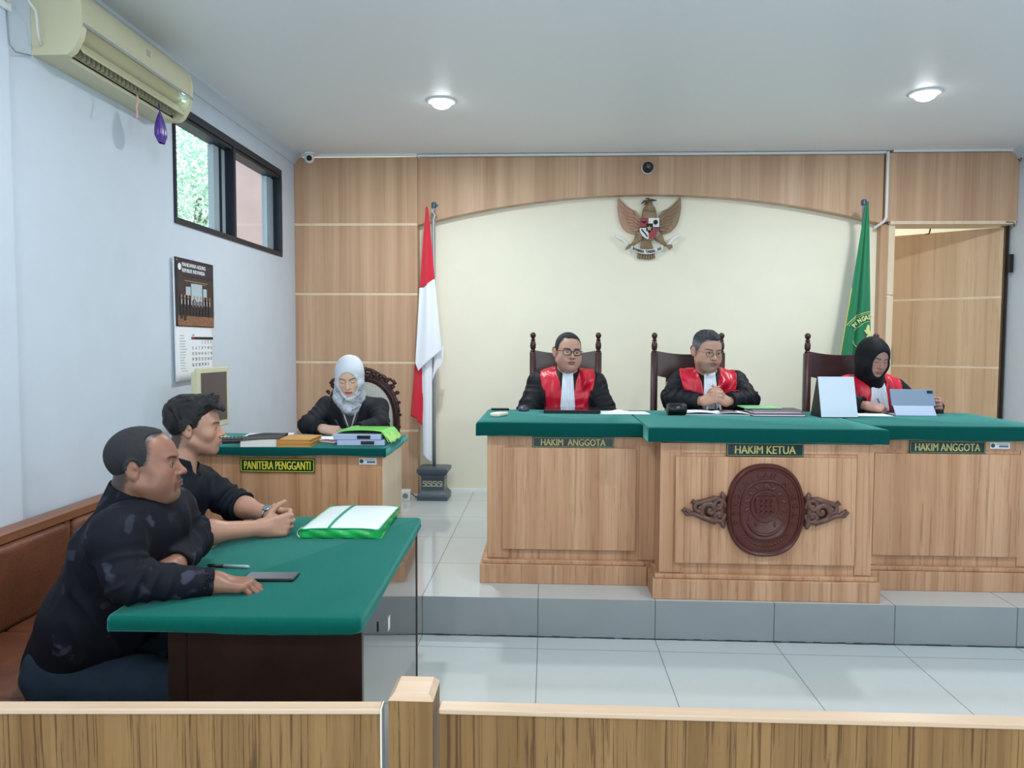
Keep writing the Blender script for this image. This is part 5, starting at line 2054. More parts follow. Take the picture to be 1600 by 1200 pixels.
# shield
shl = [(545, 480), (828, 480), (828, 600), (815, 670), (775, 740), (720, 780), (688, 785), (650, 778), (590, 735), (552, 670), (545, 600)]
shd = eg
b = MB()
b.prism([E(x, y) for x, y in shl], -.062, -.045, 'xz')
sh_o = b.build('shield', M_WHITEP, eg)
b = MB()
b.prism([E(*q) for q in ((545, 480), (672, 480), (672, 610), (545, 610))], -.0645, -.062, 'xz')
b.prism([E(*q) for q in ((678, 625), (825, 625), (812, 670), (775, 738), (720, 778), (678, 785))], -.0645, -.062, 'xz')
b.build('red_field', mat('shield_red', srgb(150, 52, 62), rough=.4), sh_o)
b = MB()
b.prism([E(*q) for q in ((640, 560), (735, 560), (735, 640), (688, 700), (640, 660))], -.0675, -.0645, 'xz')
b.box(E(545, 0)[0], E(825, 0)[0], -.0665, -.0645, E(0, 622)[1], E(0, 610)[1])
b.sphere((E(775, 0)[0], -.064, E(0, 540)[1]), .020, 14, (1, .15, 1))
b.box(E(771, 0)[0], E(780, 0)[0], -.0655, -.062, E(0, 585)[1], E(0, 545)[1])
b.tube([(E(575, 0)[0], -.064, E(0, 530)[1]), (E(610, 0)[0], -.064, E(0, 545)[1]), (E(640, 0)[0], -.064, E(0, 530)[1])], [.004, .009, .005], 8)
for i in range(6):
    a0 = E(580 + i * 15, 650 + i * 18)
    b.sphere((a0[0], -.064, a0[1]), .007, 8, (1, .4, 1))
b.build('black_charges', M_BLACK2, sh_o)
b = MB()
star = []
cx0, cz0 = E(685, 630)
for i in range(10):
    a = math.pi / 2 + i * math.pi / 5
    r = .026 if i % 2 == 0 else .011
    star.append((cx0 + r * math.cos(a), cz0 + r * math.sin(a)))
b.prism(star, -.070, -.0675, 'xz')
b.build('star', mat('star_gold', srgb(196, 170, 130), rough=.5), sh_o)
# ribbon with motto
def rib(u):
    x = -.185 + .37 * u
    z = -.212 + .9 * (abs(x) / .185) ** 2 * .055
    return x, z
b = MB()
b.grid(lambda u, v: (E(430, 0)[0] + (E(885, 0)[0] - E(430, 0)[0]) * u, -.048 + .006 * math.cos(u * 6), E(0, 1000)[1] + .04 * v + .040 * (2 * u - 1) ** 2), 30, 4)
for s in (-1, 1):
    def f(u, v, s=s):
        x = s * (.155 + .115 * u) - .012
        z = -.155 + .10 * u + .02 * math.sin(u * 3.1) - .004
        return (x, -.036 - .012 * math.sin(u * 3.1), z + (v - .5) * .040)
    b.grid(f, 18, 4)
rbo = b.build('ribbon', M_WHITEP, eg, solid=.006, smooth=True)
b = MB()
mot = 'BHINNEKA TUNGGAL IKA'
for i, ch in enumerate(mot):
    u = .07 + .86 * i / (len(mot) - 1)
    x = E(430, 0)[0] + (E(885, 0)[0] - E(430, 0)[0]) * u
    z = E(0, 1000)[1] + .020 + .040 * (2 * u - 1) ** 2
    if ch != ' ':
        b.text(ch, .026, Matrix.Translation((x, -.058, z)) @ RX @ Matrix.Rotation(math.atan(.16 * (2 * u - 1) * 4 * .15), 4, 'Z') @ Matrix.Diagonal((.7, 1.2, 1, 1)), .001, .001)
b.build('motto', M_BLACK2, rbo)
# ------------------------------------------------------------ people


def smin(a, b, k):
    h = np.clip(0.5 + 0.5 * (b - a) / k, 0, 1)
    return b * (1 - h) + a * h - k * h * (1 - h)


def smax(a, b, k):
    return -smin(-a, -b, k)


def sst(e0, e1, x):
    t = np.clip((x - e0) / (e1 - e0), 0, 1)
    return t * t * (3 - 2 * t)


class Person:
    def __init__(s, label, face, loc, hyaw, hpitch, hroll, hpos, hscale, hopt, neck, chest, hip, sh, el, wr, group=None,
                 fat=1.0, belly=0.0, arm=1.0, shr=.060):
        """sh/el/wr: (right, left) world points; face: body heading in degrees (0 looks to -Y, 90 to +X)"""
        s.T = thing('person', label, 'person', loc)
        s.loc = np.array(loc, float)
        s.R = rotm(hyaw, hpitch, hroll)
        s.hp = np.array(hpos, float)
        s.hs = hscale
        s.hopt = hopt
        s.face = face
        F = rotm(face)
        s.F = F
        s.neck, s.chest, s.hip = (np.array(q, float) for q in (neck, chest, hip))
        s.sh, s.el, s.wr = ([np.array(q, float) for q in z] for z in (sh, el, wr))
        lat = F @ V3(1, 0, 0)
        s.lat, s.fwd = lat, F @ V3(0, -1, 0)
        s.head = xf(sc_prims(head_local(hopt), hscale), s.R, s.hp)
        nk = s.hp + s.R @ (V3(0, .030, -.045) * hscale)
        nr = hopt.get('neck', .056) * hscale
        s.neckp = [cone(nk, s.neck, nr, nr * 1.08, .03), cone(s.neck, s.chest, nr, .10, .03)]
        s.fat, s.belly = fat, belly
        s.torso = [cone(s.hip, s.chest, .118 * fat, .112 * fat, .06, n=lat, s=1.35),
                   cone(s.sh[0], s.sh[1], shr * fat * .98, None, .07),
                   cone(s.chest, (s.sh[0] + s.sh[1]) / 2, .10 * fat, .07 * fat, .06, n=lat, s=1.3)]
        if belly:
            s.torso.append(ell((s.hip * .62 + s.chest * .38) + s.fwd * belly * .5, (.16 * fat, .13 + belly * .5, .15), .06, M=F))
        s.arm = arm
        s.arms = []
        for i in (0, 1):
            s.arms += [cone(s.sh[i], s.el[i], .050 * arm, .042 * arm, .03), cone(s.el[i], s.wr[i], .043 * arm, .029 * arm, .012)]
            m_ = s.el[i] + (s.wr[i] - s.el[i]) * .3
            s.arms.append(ell(m_, (.041 * arm,) * 3, .03))
        s.hands = []

    def hand(s, i, d, n, at=None, **k):
        w = s.wr[i] if at is None else np.array(at, float)
        pr, tips, th = hand_prims(w, d, n, i == 0, **k)
        s.hands += pr
        s.arms.append(cone(w, w + .02 * (np.array(d, float) / np.linalg.norm(d)), .027 * s.arm, .024 * s.arm, .015))
        return tips, th

    def mk(s, name, f, lo, hi, h, m, tint=None, sm=1, minf=40, parent=None):
        o = sdf_obj(name, f, lo, hi, h, m, None, tint, sm, minf)
        o.data.transform(Matrix.Translation(-Vector(s.loc)))
        o.parent = parent or s.T
        return o

    def body(s, h, skin, lip, brow, hairtab=None, haircol=(.02, .02, .022), hairsoft=.012, stubble=0.0, beard=None, browth=1.0, mous=0.0, lids=1.0):
        torso = [dict(p, r1=p['r1'] * .86, r2=p['r2'] * .86) if p['t'] == 'cone' else dict(p, r=p['r'] * .82) for p in s.torso]
        pr = torso + s.neckp + s.head + s.arms + s.hands
        lo, hi = bounds(pr, .01)
        skin, lip, brow = (np.array(q) for q in (skin, lip, brow))
        dark = np.array(beard if beard is not None else brow)

        def tint(V):
            L = (V - s.hp) @ s.R / s.hs
            x, y, z = np.abs(L[:, 0]), L[:, 1], L[:, 2]
            inh = (np.linalg.norm(L, axis=1) < .17) & (y < -.03)
            c = np.repeat(skin[None], len(V), 0) * (1 + .05 * wob(V, 40, 4, 3))[:, None]

            def mixc(c, col, w):
                w = (w * inh)[:, None]
                return c * (1 - w) + np.array(col) * w
            if hairtab is not None:
                tz, ty = [q[0] for q in hairtab], [q[1] for q in hairtab]
                g = L[:, 1] - np.interp(z, tz, ty) + .004 * wob(L, 150, 4, 2) + .003 * wob(L, 420, 3, 5)
                w = (sst(-hairsoft, .004, g) * (np.linalg.norm(L, axis=1) < .16))
                ear = ((x > .074) & (np.abs(L[:, 1] - .012) < .026) & (np.abs(z + .004) < .036))
                w = np.where(ear, 0, w)[:, None] * .85
                c = c * (1 - w) + np.array(haircol) * w
            # ruddier cheeks, nose
            c = mixc(c, skin * V3(1.06, .90, .86), .6 * np.exp(-((x - .04) / .02) ** 2 - ((z + .03) / .02) ** 2))
            if stubble:
                w = stubble * sst(-.05, -.066, z) * sst(-.02, -.05, y)
                c = mixc(c, dark, w * (0.8 + .2 * wob(V, 300, 3, 1)))
            if mous:
                w = mous * np.exp(-((z + .051) / .0055) ** 4 - (x / .026) ** 6) * (y < -.08)
                c = mixc(c, dark, w)
                w = mous * np.exp(-((z + .072 + .2 * (x - .02)) / .016) ** 4 - ((x - .028) / .004) ** 2)
                c = mixc(c, dark, w)
            e = (x / .0235) ** 2 + ((z + .0635 + .00) / np.where(z > -.0635, .0085, .0115)) ** 2
            c = mixc(c, lip, sst(1.15, .8, e) * (y < -.083))
            c = mixc(c, lip * .35, np.exp(-((z + .0633) / .0014) ** 2) * sst(.0235, .020, x) * (y < -.083))  # shade in the mouth crease, painted as a darker lip line
            zb = .0185 + .0050 * np.sin(np.clip((x - .010) / .045, 0, 1) * 2.6) - .001
            w = np.exp(-((z - zb) / (.0036 * browth)) ** 4) * sst(.009, .014, x) * sst(.056, .048, x) * (y < -.045)
            c = mixc(c, brow, .92 * w)
            # eyelid edge, then lid-crease shade painted into the skin colour
            zl = -.0010 + .0046 * max(s.hopt.get('eye', .8), 0) * np.sqrt(np.clip(1 - ((x - .031) / .0135) ** 2, 0, 1)) if s.hopt.get('eye', .8) > 0 \
                else -.0062 + .0030 * ((x - .031) / .013) ** 2
            w = np.exp(-((z - zl) / .0016) ** 2) * sst(.0145, .012, np.abs(x - .031)) * (y < -.068)
            c = mixc(c, brow * .7, .85 * w * lids)
            zc = .0078 - .002 * ((x - .031) / .013) ** 2
            w = np.exp(-((z - zc) / .0012) ** 2) * sst(.0155, .012, np.abs(x - .031)) * (y < -.068)
            c = mixc(c, skin * .6, .45 * w)
            # nostril shade painted into the skin colour
            w = np.exp(-((x - .0075) / .0035) ** 2 - ((z + .0405) / .0030) ** 2) * (y < -.095)
            c = mixc(c, skin * .25, w)
            return np.clip(c, 0, 1)
        b = s.mk('body', lambda P: ev(pr, P), lo, hi, h, M_SKIN, tint, 1)
        if s.hopt.get('eye', .8) > 0:
            gz = s.hopt.get('gaze', (0, 0))
            for sd in (-1, 1):
                c = s.hp + s.R @ (V3(sd * .031, -.0775, -.0005) * s.hs)
                mb = MB()
                mb.sphere((0, 0, 0), .0131 * s.hs, 20)
                Rg = Matrix([list(r) for r in (s.R @ rotm(gz[0], gz[1]))]).to_4x4()
                for (ra, col) in ((.0058, 1), (.0028, 2)):
                    mb.mi = col
                    mb.lathe([(0.0002, .0), (ra * .7, -.0002), (ra, -.0009)], M=Rg @ Matrix.Translation((0, -.0131 * s.hs - .0002 * col, 0)) @ Matrix.Rotation(math.radians(90), 4, 'X'), seg=16, cap=False)
                mb.bm.transform(Matrix.Translation(c - s.loc))
                mb.build('eye', [M_EYE, M_IRIS, M_PUPIL], s.T, smooth=True)
        return b

    def hair(s, h, tab, th, m, tint=None, recede=1.0, tufts=0.0, name='hair', seed=1, extra=None):
        head = [p for p in s.head]
        T1 = [t for t in tab]
        zs, ys = [t[0] for t in T1], [t[1] for t in T1]

        def f(P):
            L = (P - s.hp) @ s.R / s.hs
            t = np.interp(L[:, 2], [q[0] for q in th], [q[1] for q in th])
            if tufts:
                t = t * (1 + tufts * ridge(L, 55, seed, (1, 1, .5)) - tufts * .4)
                t = t + .0012 * wob(L, 260, 3, seed)
            else:
                t = t + .0006 * wob(L, 500, 3, seed)
            yl = np.interp(L[:, 2], zs, ys) + .003 * wob(L, 130, 3, seed + 2)
            yl = yl + .022 * np.exp(-((np.abs(L[:, 0]) - .043) / .016) ** 2) * sst(.060, .080, L[:, 2]) * recede
            t = t * (.10 + .90 * sst(0, .024, L[:, 1] - yl))
            d = ev(head, P) - t * s.hs
            r = (yl - L[:, 1]) * s.hs
            d = smax(d, r * .8, .004)
            if extra is not None:
                d = smin(d, ev(extra, P) - (.0020 * wob(L, 160, 3, seed) if tufts else 0), .012)
            # keep ears out
            e = np.minimum(((np.abs(L[:, 0]) - .088) / .014) ** 2 + ((L[:, 1] - .010) / .024) ** 2 + ((L[:, 2] + .006) / .032) ** 2, 4)
            d = np.maximum(d, (1 - np.sqrt(e)) * .02)
            return d
        c = s.hp
        return s.mk(name, f, c - .17, c + .19, h, m, tint, 1)

    def sleeve(s, i, r0, r1, r2, end=.92, folds=.006, cuff=0.0, seed=0, ret=None, flare=0.0):
        wr = s.el[i] + (s.wr[i] - s.el[i]) * end
        d = (s.wr[i] - s.el[i]) / np.linalg.norm(s.wr[i] - s.el[i])
        pr = [cone(s.sh[i], s.el[i], r0, r1, .03), cone(s.el[i], wr + d * .02, r1, r2, .02)]
        if cuff:
            pr.append(cone(wr - d * cuff, wr + d * .02, r2 + .004, r2 + .005, .004))

        def f(P):
            v = ev(pr, P)
            if folds:
                ax = (P - s.el[i]) @ d
                au = (P - s.el[i]) @ ((s.sh[i] - s.el[i]) / np.linalg.norm(s.sh[i] - s.el[i]))
                t = np.where(ax > au, ax, -au)
                dist = np.linalg.norm(P - s.el[i], axis=1)
                g = 1 - np.abs(np.sin(t * 62 + 2.4 * wob(P, 20, 4, seed + i)))
                v = v - folds * (g ** 1.3 - .35) * (.45 + .8 * sst(.17, .03, dist)) - folds * .5 * wob(P, 26, 4, seed)
            v = np.maximum(v, (P - wr) @ d)
            hole = ev([cone(s.el[i], s.wr[i] + d * .03, .040 * s.arm, .031 * s.arm + flare, .01)], P)
            v = np.where((P - (wr - d * .03)) @ d > 0, np.maximum(v, -(hole - .0015)), v)
            return v
        return f

    def top(s, pad=.012, folds=.006, seed=0, sleeves=None, hem=None, neckhole=.004, collar=0.0, vneck=None, scale=24, extra=None):
        pr = [dict(p, r1=p['r1'] + pad, r2=p['r2'] + pad) if p['t'] == 'cone' else dict(p, r=p['r'] + pad) for p in s.torso]
        if extra:
            pr = pr + extra
        nd = (s.hp - s.neck)
        nd = nd / np.linalg.norm(nd)
        nr = s.hopt.get('neck', .056) * s.hs
        na, nb2 = s.neck - nd * .01, s.neck + nd * .10

        def f(P):
            v = ev(pr, P)
            v = v - folds * 1.5 * (ridge(P, scale, seed, (1, 1, .45)) - .4) - folds * .8 * wob(P, scale * .7, 4, seed + 1)
            for g in (sleeves or []):
                v = smin(v, g(P), .02)
            if collar:
                c = ev([cone(s.neck - nd * .03, s.neck + nd * collar, nr + .020, nr + .013, .01)], P)
                c = np.maximum(c, (P - (s.neck + nd * collar)) @ nd - .012 * wob(P, 20, 2, 2) * 0)
                v = smin(v, c, .010)
            hole = ev([cone(na - nd * .03, nb2 + nd * .05, nr + neckhole, nr + neckhole + .004, .01)], P)
            v = smax(v, -hole, .004)
            if vneck is not None:
                v = smax(v, -ev([vneck], P), .006)
            if hem is not None:
                v = np.maximum(v, hem(P) if callable(hem) else hem - P[:, 2])
            return v
        q = [p for p in pr] + [cone(s.sh[i], s.el[i], .11, .11) for i in (0, 1)] + [cone(s.el[i], s.wr[i], .10, .10) for i in (0, 1)]
        lo, hi = bounds(q, .03)
        hi[2] = max(hi[2], (s.neck + nd * .1)[2])
        return f, lo, hi

    def legs(s, knees, ankles, m, h=.007, r=1.0, shoes=True, name='trousers'):
        pr = []
        for i in (0, 1):
            k, a = np.array(knees[i], float), np.array(ankles[i], float)
            hp = s.hip - s.lat * (.095 * (1 if i == 0 else -1)) + V3(0, 0, -.02)
            pr += [cone(hp, k, .088 * r, .062 * r, .05), cone(k, a, .064 * r, .048, .02)]
        pr.append(cone(s.hip - s.lat * .07, s.hip + s.lat * .07, .112 * s.fat, None, .05))
        lo, hi = bounds(pr, .02)
        f = lambda P: ev(pr, P) - .005 * ridge(P, 22, 5) - .002 * wob(P, 30, 3, 4)
        s.mk(name, f, lo, hi, h, m)
        if shoes:
            for i in (0, 1):
                a = np.array(ankles[i], float)
                g = a[2] - .06
                q = [cone(a + V3(0, 0, .0), a + V3(0, 0, -.02), .042, .042, .02),
                     cone(a * V3(1, 1, 0) + V3(0, 0, g + .035) - s.fwd * .03, a * V3(1, 1, 0) + V3(0, 0, g + .028) + s.fwd * .13, .036, .030, .02, n=(0, 0, 1), s=.85)]
                lo, hi = bounds(q, .02)
                s.mk('shoe', lambda P, q=q, g=g: np.maximum(ev(q, P), g - P[:, 2]), lo, hi, .006, M_BLACK)

    def glasses(s, m, thick=.0022, w=.0255, hh=.0155, rim='full', z0=-.002):
        def Lp(x, y, z):
            return Vector(s.hp + s.R @ (V3(x, y, z) * s.hs) - s.loc)
        mb = MB()
        for sd in (-1, 1):
            ring = []
            for i in range(32):
                a = 2 * math.pi * i / 32
                e = 2.8
                x = w * math.copysign(abs(math.cos(a)) ** (2 / e), math.cos(a))
                z = hh * math.copysign(abs(math.sin(a)) ** (2 / e), math.sin(a))
                X = sd * (.0325 + x * 1.0)
                ring.append(Lp(X, -.107 + .25 * max(0, abs(X) - .03), z0 + z))
            mb.tube(ring, thick * s.hs, 6, closed=True)
        mb.tube([Lp(-.009, -.110, z0 + .005), Lp(0, -.113, z0 + .007), Lp(.009, -.110, z0 + .005)], thick * .9 * s.hs, 6)
        o = mb.build('glasses_frame', m, s.T, smooth=True)
        mb = MB()
        for sd in (-1, 1):
            mb.tube([Lp(sd * .058, -.100, z0 + .008), Lp(sd * .073, -.090, z0 + .009), Lp(sd * .0815, -.03, z0 + .010), Lp(sd * .082, .008, z0 + .014), Lp(sd * .083, .026, z0 - .004)], thick * .8 * s.hs, 6)
        mb.build('temple_arm', m, o, smooth=True)
        mb = MB()
        for sd in (-1, 1):
            vs = [mb.bm.verts.new(Lp(sd * (.0325 + (w - .001) * math.cos(2 * math.pi * i / 24)), -.107 + .25 * max(0, abs(.0325 + (w - .001) * math.cos(2 * math.pi * i / 24)) - .03), z0 + (hh - .001) * math.sin(2 * math.pi * i / 24))) for i in range(24)]
            mb.bm.faces.new(vs)
        mb.build('lens', M_GLASS, o)
        return o

    def hijab(s, h, m, open_c=(0, -.135, -.014), open_r=(.058, .105, .078), tail=.10, wrap=.0, seed=2, folds=.004, neck_r=(.078, .10), tint=None, oyaw=0, off=.010, chinr=.050, extra=None):
        head = sc_prims(head_local(dict(s.hopt, noears=1)), s.hs)
        head = xf(head, s.R, s.hp)
        a = s.hp + s.R @ (V3(0, .02, -.05) * s.hs)
        chin = s.hp + s.R @ (V3(0, -.050, -.108) * s.hs)
        b0 = s.neck + V3(0, 0, -.02)
        dr = [cone(a, b0, neck_r[0], neck_r[1], .03), cone(chin, b0 + s.fwd * .05 + V3(0, 0, -.02), chinr, chinr + .006, .03),
              ell(s.hp + s.R @ (V3(0, .045, .0) * s.hs), V3(.082, .075, .092) * s.hs, .03, M=s.R)]
        if extra:
            dr += extra
        if wrap:
            dr.append(cone(s.neck + s.lat * .09 + s.fwd * .05, s.neck - s.lat * .09 + s.fwd * .05, .045, .045, .04))

        def f(P):
            L = (P - s.hp) @ s.R / s.hs
            v = smin(ev(head, P) - off, ev(dr, P), .02)
            low = sst(-.02, -.12, L[:, 2])
            v = v - folds * (ridge(L, 38, seed, (.6, .6, 1.4)) - .3) * low - .001 * wob(L, 60, 3, seed)
            o = ev([ell((0, 0, 0), V3(*open_r) * s.hs, .01)], ((P - s.hp) @ s.R - V3(*open_c) * s.hs) @ rotm(0, 0, oyaw))
            v = smax(v, -o, .006)
            return v
        lo = np.minimum(s.hp, s.neck) - .20
        hi = s.hp + .18
        return s.mk('headscarf', f, lo, hi, h, m, tint)


def attr_simple(name, rough, bump=0.0, bscale=200, spec=.4, sheen=0.0):
    return attr_mat(name, (1, 1, 1), rough=rough, spec=spec, bump=bump, bscale=bscale)


M_SKIN = attr_mat('skin', (.5, .3, .2), rough=.40, spec=.42, sss=.12, bump=.06, bscale=420)
M_EYE = mat('eye_white', srgb(220, 214, 206), rough=.15)
M_IRIS = mat('iris', srgb(38, 24, 18), rough=.1)
M_PUPIL = mat('pupil', (.004, .004, .004), rough=.1)
M_HAIR = mat('black_hair', srgb(26, 26, 30), rough=.5, noise=.3, nscale=200, bump=.6, bscale=380)
M_BUZZ = mat('cropped_hair', srgb(30, 31, 36), rough=.7, noise=.35, nscale=320, bump=.4, bscale=600)
M_GREYH = attr_mat('grey_hair', (.1, .1, .1), rough=.7, bump=.5, bscale=480)


def GREY_TINT(V):
    L = (V - MIDJ.hp) @ MIDJ.R / MIDJ.hs
    g = wob(L, 300, 4, 3) * .5 + wob(L, 120, 3, 6) * .35
    w = np.clip(sst(.075, .045, L[:, 2]) * .75 + g * .5 + .12, 0, 1)[:, None]
    return np.array(srgb(44, 46, 54)) * (1 - w) + np.array(srgb(112, 116, 124)) * w



SK_DARK = srgb(136, 96, 79)
SK_MID = srgb(174, 132, 112)
SK_TAN = srgb(190, 148, 130)
SK_LIGHT = srgb(214, 178, 160)

# cloth with faint printed leaves (near man)
def printed_shirt():
    m = mat('printed_navy', srgb(11, 14, 25), rough=.75, spec=.25, crease=.35)
    nt = m.node_tree
    L = nt.links.new
    b_ = nt.nodes['Principled BSDF']
    tc = nt.nodes.new('ShaderNodeTexCoord')
    v = nt.nodes.new('ShaderNodeTexVoronoi')
    v.inputs['Scale'].default_value = 13
    n = nt.nodes.new('ShaderNodeTexNoise')
    n.inputs['Scale'].default_value = 22
    n.inputs['Detail'].default_value = 3
    L(tc.outputs['Object'], n.inputs['Vector'])
    nd_ = nt.nodes.new('ShaderNodeTexNoise')
    nd_.inputs['Scale'].default_value = 14
    L(tc.outputs['Object'], nd_.inputs['Vector'])
    sc_ = nt.nodes.new('ShaderNodeVectorMath'); sc_.operation = 'MULTIPLY_ADD'
    L(nd_.outputs['Color'], sc_.inputs[0]); sc_.inputs[1].default_value = (.14, .14, .14)
    L(tc.outputs['Object'], sc_.inputs[2])
    L(sc_.outputs[0], v.inputs['Vector'])
    a = nt.nodes.new('ShaderNodeMath'); a.operation = 'MULTIPLY_ADD'
    L(n.outputs['Fac'], a.inputs[0]); a.inputs[1].default_value = .9
    L(v.outputs['Distance'], a.inputs[2])
    r = nt.nodes.new('ShaderNodeMapRange')
    r.inputs['From Min'].default_value = .72
    r.inputs['From Max'].default_value = .60
    L(a.outputs[0], r.inputs['Value'])
    n2 = nt.nodes.new('ShaderNodeTexNoise'); n2.inputs['Scale'].default_value = 5
    L(tc.outputs['Object'], n2.inputs['Vector'])
    r2 = nt.nodes.new('ShaderNodeMapRange')
    r2.inputs['From Min'].default_value = .38
    r2.inputs['From Max'].default_value = .54
    L(n2.outputs['Fac'], r2.inputs['Value'])
    mu = nt.nodes.new('ShaderNodeMath'); mu.operation = 'MULTIPLY'
    L(r.outputs[0], mu.inputs[0]); L(r2.outputs[0], mu.inputs[1])
    mx = nt.nodes.new('ShaderNodeMix'); mx.data_type = 'RGBA'
    L(mu.outputs[0], mx.inputs['Factor'])
    mx.inputs['A'].default_value = (*srgb(11, 14, 25), 1)
    mx.inputs['B'].default_value = (*srgb(52, 54, 68), 1)
    L(mx.outputs['Result'], b_.inputs['Base Color'])
    return m


M_SH1 = printed_shirt()
M_SH2 = mat('navy_shirt', srgb(13, 18, 30), rough=.7, spec=.25, crease=.4)
M_JEANS = mat('blue_jeans', srgb(26, 42, 58), rough=.85, noise=.12, nscale=30, crease=.5, cscale=6)
M_TROU = mat('black_trousers', srgb(24, 25, 30), rough=.8)
M_ROBE = mat('black_robe', srgb(12, 15, 24), rough=.6, spec=.35, crease=.4, cscale=7)
M_SATIN = mat('red_satin', srgb(206, 26, 54), rough=.36, spec=.6, crease=.8, cscale=8, cdist=.08)
M_BIB = mat('white_bib', srgb(226, 234, 246), rough=.7)

# ---- near man: bends over the table, chin up
p = Person('man in dark navy leaf-printed shirt leaning on the table, short receding black hair', 90, (-1.50, 2.28, 0),
           103, -4, 2, (-1.207, 2.22, 1.126), .95, dict(fat=1.0, jaw=1.10, nose=1.15, neck=.066, eye=.58, mouth=.0, gaze=(0, 4)),
           (-1.255, 2.215, 1.005), (-1.270, 2.235, .880), (-1.47, 2.30, .50),
           ((-1.205, 2.050, .950), (-1.215, 2.385, .950)), ((-1.150, 2.020, .838), (-1.165, 2.405, .850)), ((-.955, 2.135, .800), (-1.105, 2.185, .828)),
           fat=1.04, belly=.04, arm=1.08, shr=.062)
MAN1 = p
p.hand(0, (1, .18, -.12), (-.05, .0, -1), curls=[(30, 42, 25), (32, 45, 25), (34, 46, 25), (38, 46, 24)], scale=1.0, thumb=((.6, .6, .45), (.9, .1, .45), (.95, -.1, .35)))
p.hand(1, (-.72, -.66, .06), (-.15, .1, -1), curl=(28, 34, 20), scale=1.0, thumb=((.5, .85, -.1), (.7, .7, .0), (.8, .5, .1)))
TAB1 = [(-.12, .10), (-.075, .052), (-.03, .040), (-.008, .034), (.0, .000), (.006, -.020), (.03, -.030), (.052, -.034), (.070, -.030), (.085, -.040), (.097, -.060), (.108, -.075), (.125, -.08)]
p.body(.003, SK_DARK, srgb(128, 82, 76), srgb(30, 24, 24), stubble=.10, mous=.72, browth=1.0, hairtab=TAB1, hairsoft=.014)
p.hair(.0028, TAB1,
       [(-.09, .0005), (-.05, .004), (.0, .005), (.06, .006), (.13, .006)], M_BUZZ)
s0 = p.sleeve(0, .074, .062, .037, .95, .007, .035, 1)
s1 = p.sleeve(1, .076, .066, .043, .93, .007, .030, 4)
f, lo, hi = p.top(.016, .009, 3, [s0, s1], hem=lambda P: .45 + .5 * ((P - MAN1.hip) @ MAN1.fwd) - P[:, 2], collar=.055, scale=17)
p.mk('shirt', f, lo, hi, .0048, M_SH1)
p.legs(((-1.02, 2.16, .465), (-1.04, 2.46, .465)), ((-1.0, 2.16, .07), (-1.02, 2.48, .07)), M_JEANS, r=1.12)

# ---- far man: upright, hands clasped on the table
p = Person('younger man in plain black shirt with rolled sleeves, hands clasped on the table', 90, (-1.55, 2.85, 0),
           106, 0, 0, (-1.376, 2.90, 1.163), .935, dict(jaw=1.05, nose=1.0, neck=.058, eye=.8, gaze=(0, 2)),
           (-1.425, 2.87, 1.012), (-1.465, 2.865, .865), (-1.58, 2.86, .53),
           ((-1.425, 2.685, .925), (-1.415, 3.025, .922)), ((-1.240, 2.555, .830), (-1.250, 2.975, .846)), ((-1.050, 2.730, .812), (-1.070, 2.885, .822)),
           fat=.98, arm=.98)
p.hand(0, (.88, .42, .05), (-.40, .90, -.15), curls=[(42, 50, 25), (48, 58, 20), (52, 60, 20), (56, 60, 22)], thumb=((.5, .8, .25), (.75, .6, .15), (.9, .35, .2)))
p.hand(1, (.93, -.34, -.04), (-.36, -.93, -.10), curls=[(50, 52, 20), (46, 52, 20), (44, 50, 20), (44, 50, 20)], thumb=((.5, .7, .4), (.55, .35, .75), (.4, .1, .9)))
TAB2 = [(-.12, .10), (-.075, .050), (-.03, .040), (-.010, .034), (-.002, -.004), (.008, -.022), (.035, -.034), (.055, -.046), (.068, -.066), (.078, -.085), (.088, -.110), (.14, -.13)]
p.body(.003, SK_MID, srgb(168, 112, 104), srgb(34, 28, 28), stubble=.05, mous=.22, browth=.9, hairtab=TAB2, hairsoft=.006)
rng = random.Random(11)
ex = []
for i in range(34):      # locks on top and over the brow
    t = i / 33
    a = rng.uniform(-1.0, 1.0)
    y0, z0_ = -.075 + .15 * rng.random(), .105 + .012 * rng.random()
    q0 = V3(a * .060, y0, z0_ - .25 * abs(a) ** 2 * .1)
    q1 = q0 + V3(rng.uniform(-.012, .012), -.024 - .012 * rng.random(), .010 + rng.uniform(-.010, .010))
    ex.append(cone(p.hp + p.R @ q0, p.hp + p.R @ q1, .012, .004, .006))
for i in range(12):
    a = -1 + 2 * i / 11
    q0 = V3(a * .055, -.080 - .012 * (1 - a * a), .092)
    q1 = q0 + V3(rng.uniform(-.008, .008), -.022 * (1 - .4 * abs(a)), -.010 - .018 * rng.random())
    ex.append(cone(p.hp + p.R @ q0, p.hp + p.R @ q1, .013, .0045, .006))
p.hair(.0028, TAB2,
       [(-.09, .001), (-.055, .005), (.0, .007), (.03, .010), (.06, .014), (.10, .019), (.14, .019)], M_HAIR, tufts=.55, extra=ex, seed=3, recede=0)
s0 = p.sleeve(0, .066, .060, .056, .22, .010, .045, 2)
s1 = p.sleeve(1, .068, .064, .058, .22, .010, .045, 5)
f, lo, hi = p.top(.014, .006, 6, [s0, s1], hem=.50, collar=.040, scale=22, vneck=cone(p.neck + p.fwd * .07 + V3(0, 0, -.055), p.neck + p.fwd * .075 + V3(0, 0, .06), .008, .040, .01))
p.mk('shirt', f, lo, hi, .0045, M_SH2)
p.legs(((-1.12, 2.74, .50), (-1.12, 2.98, .50)), ((-1.08, 2.74, .07), (-1.08, 3.0, .07)), M_TROU)
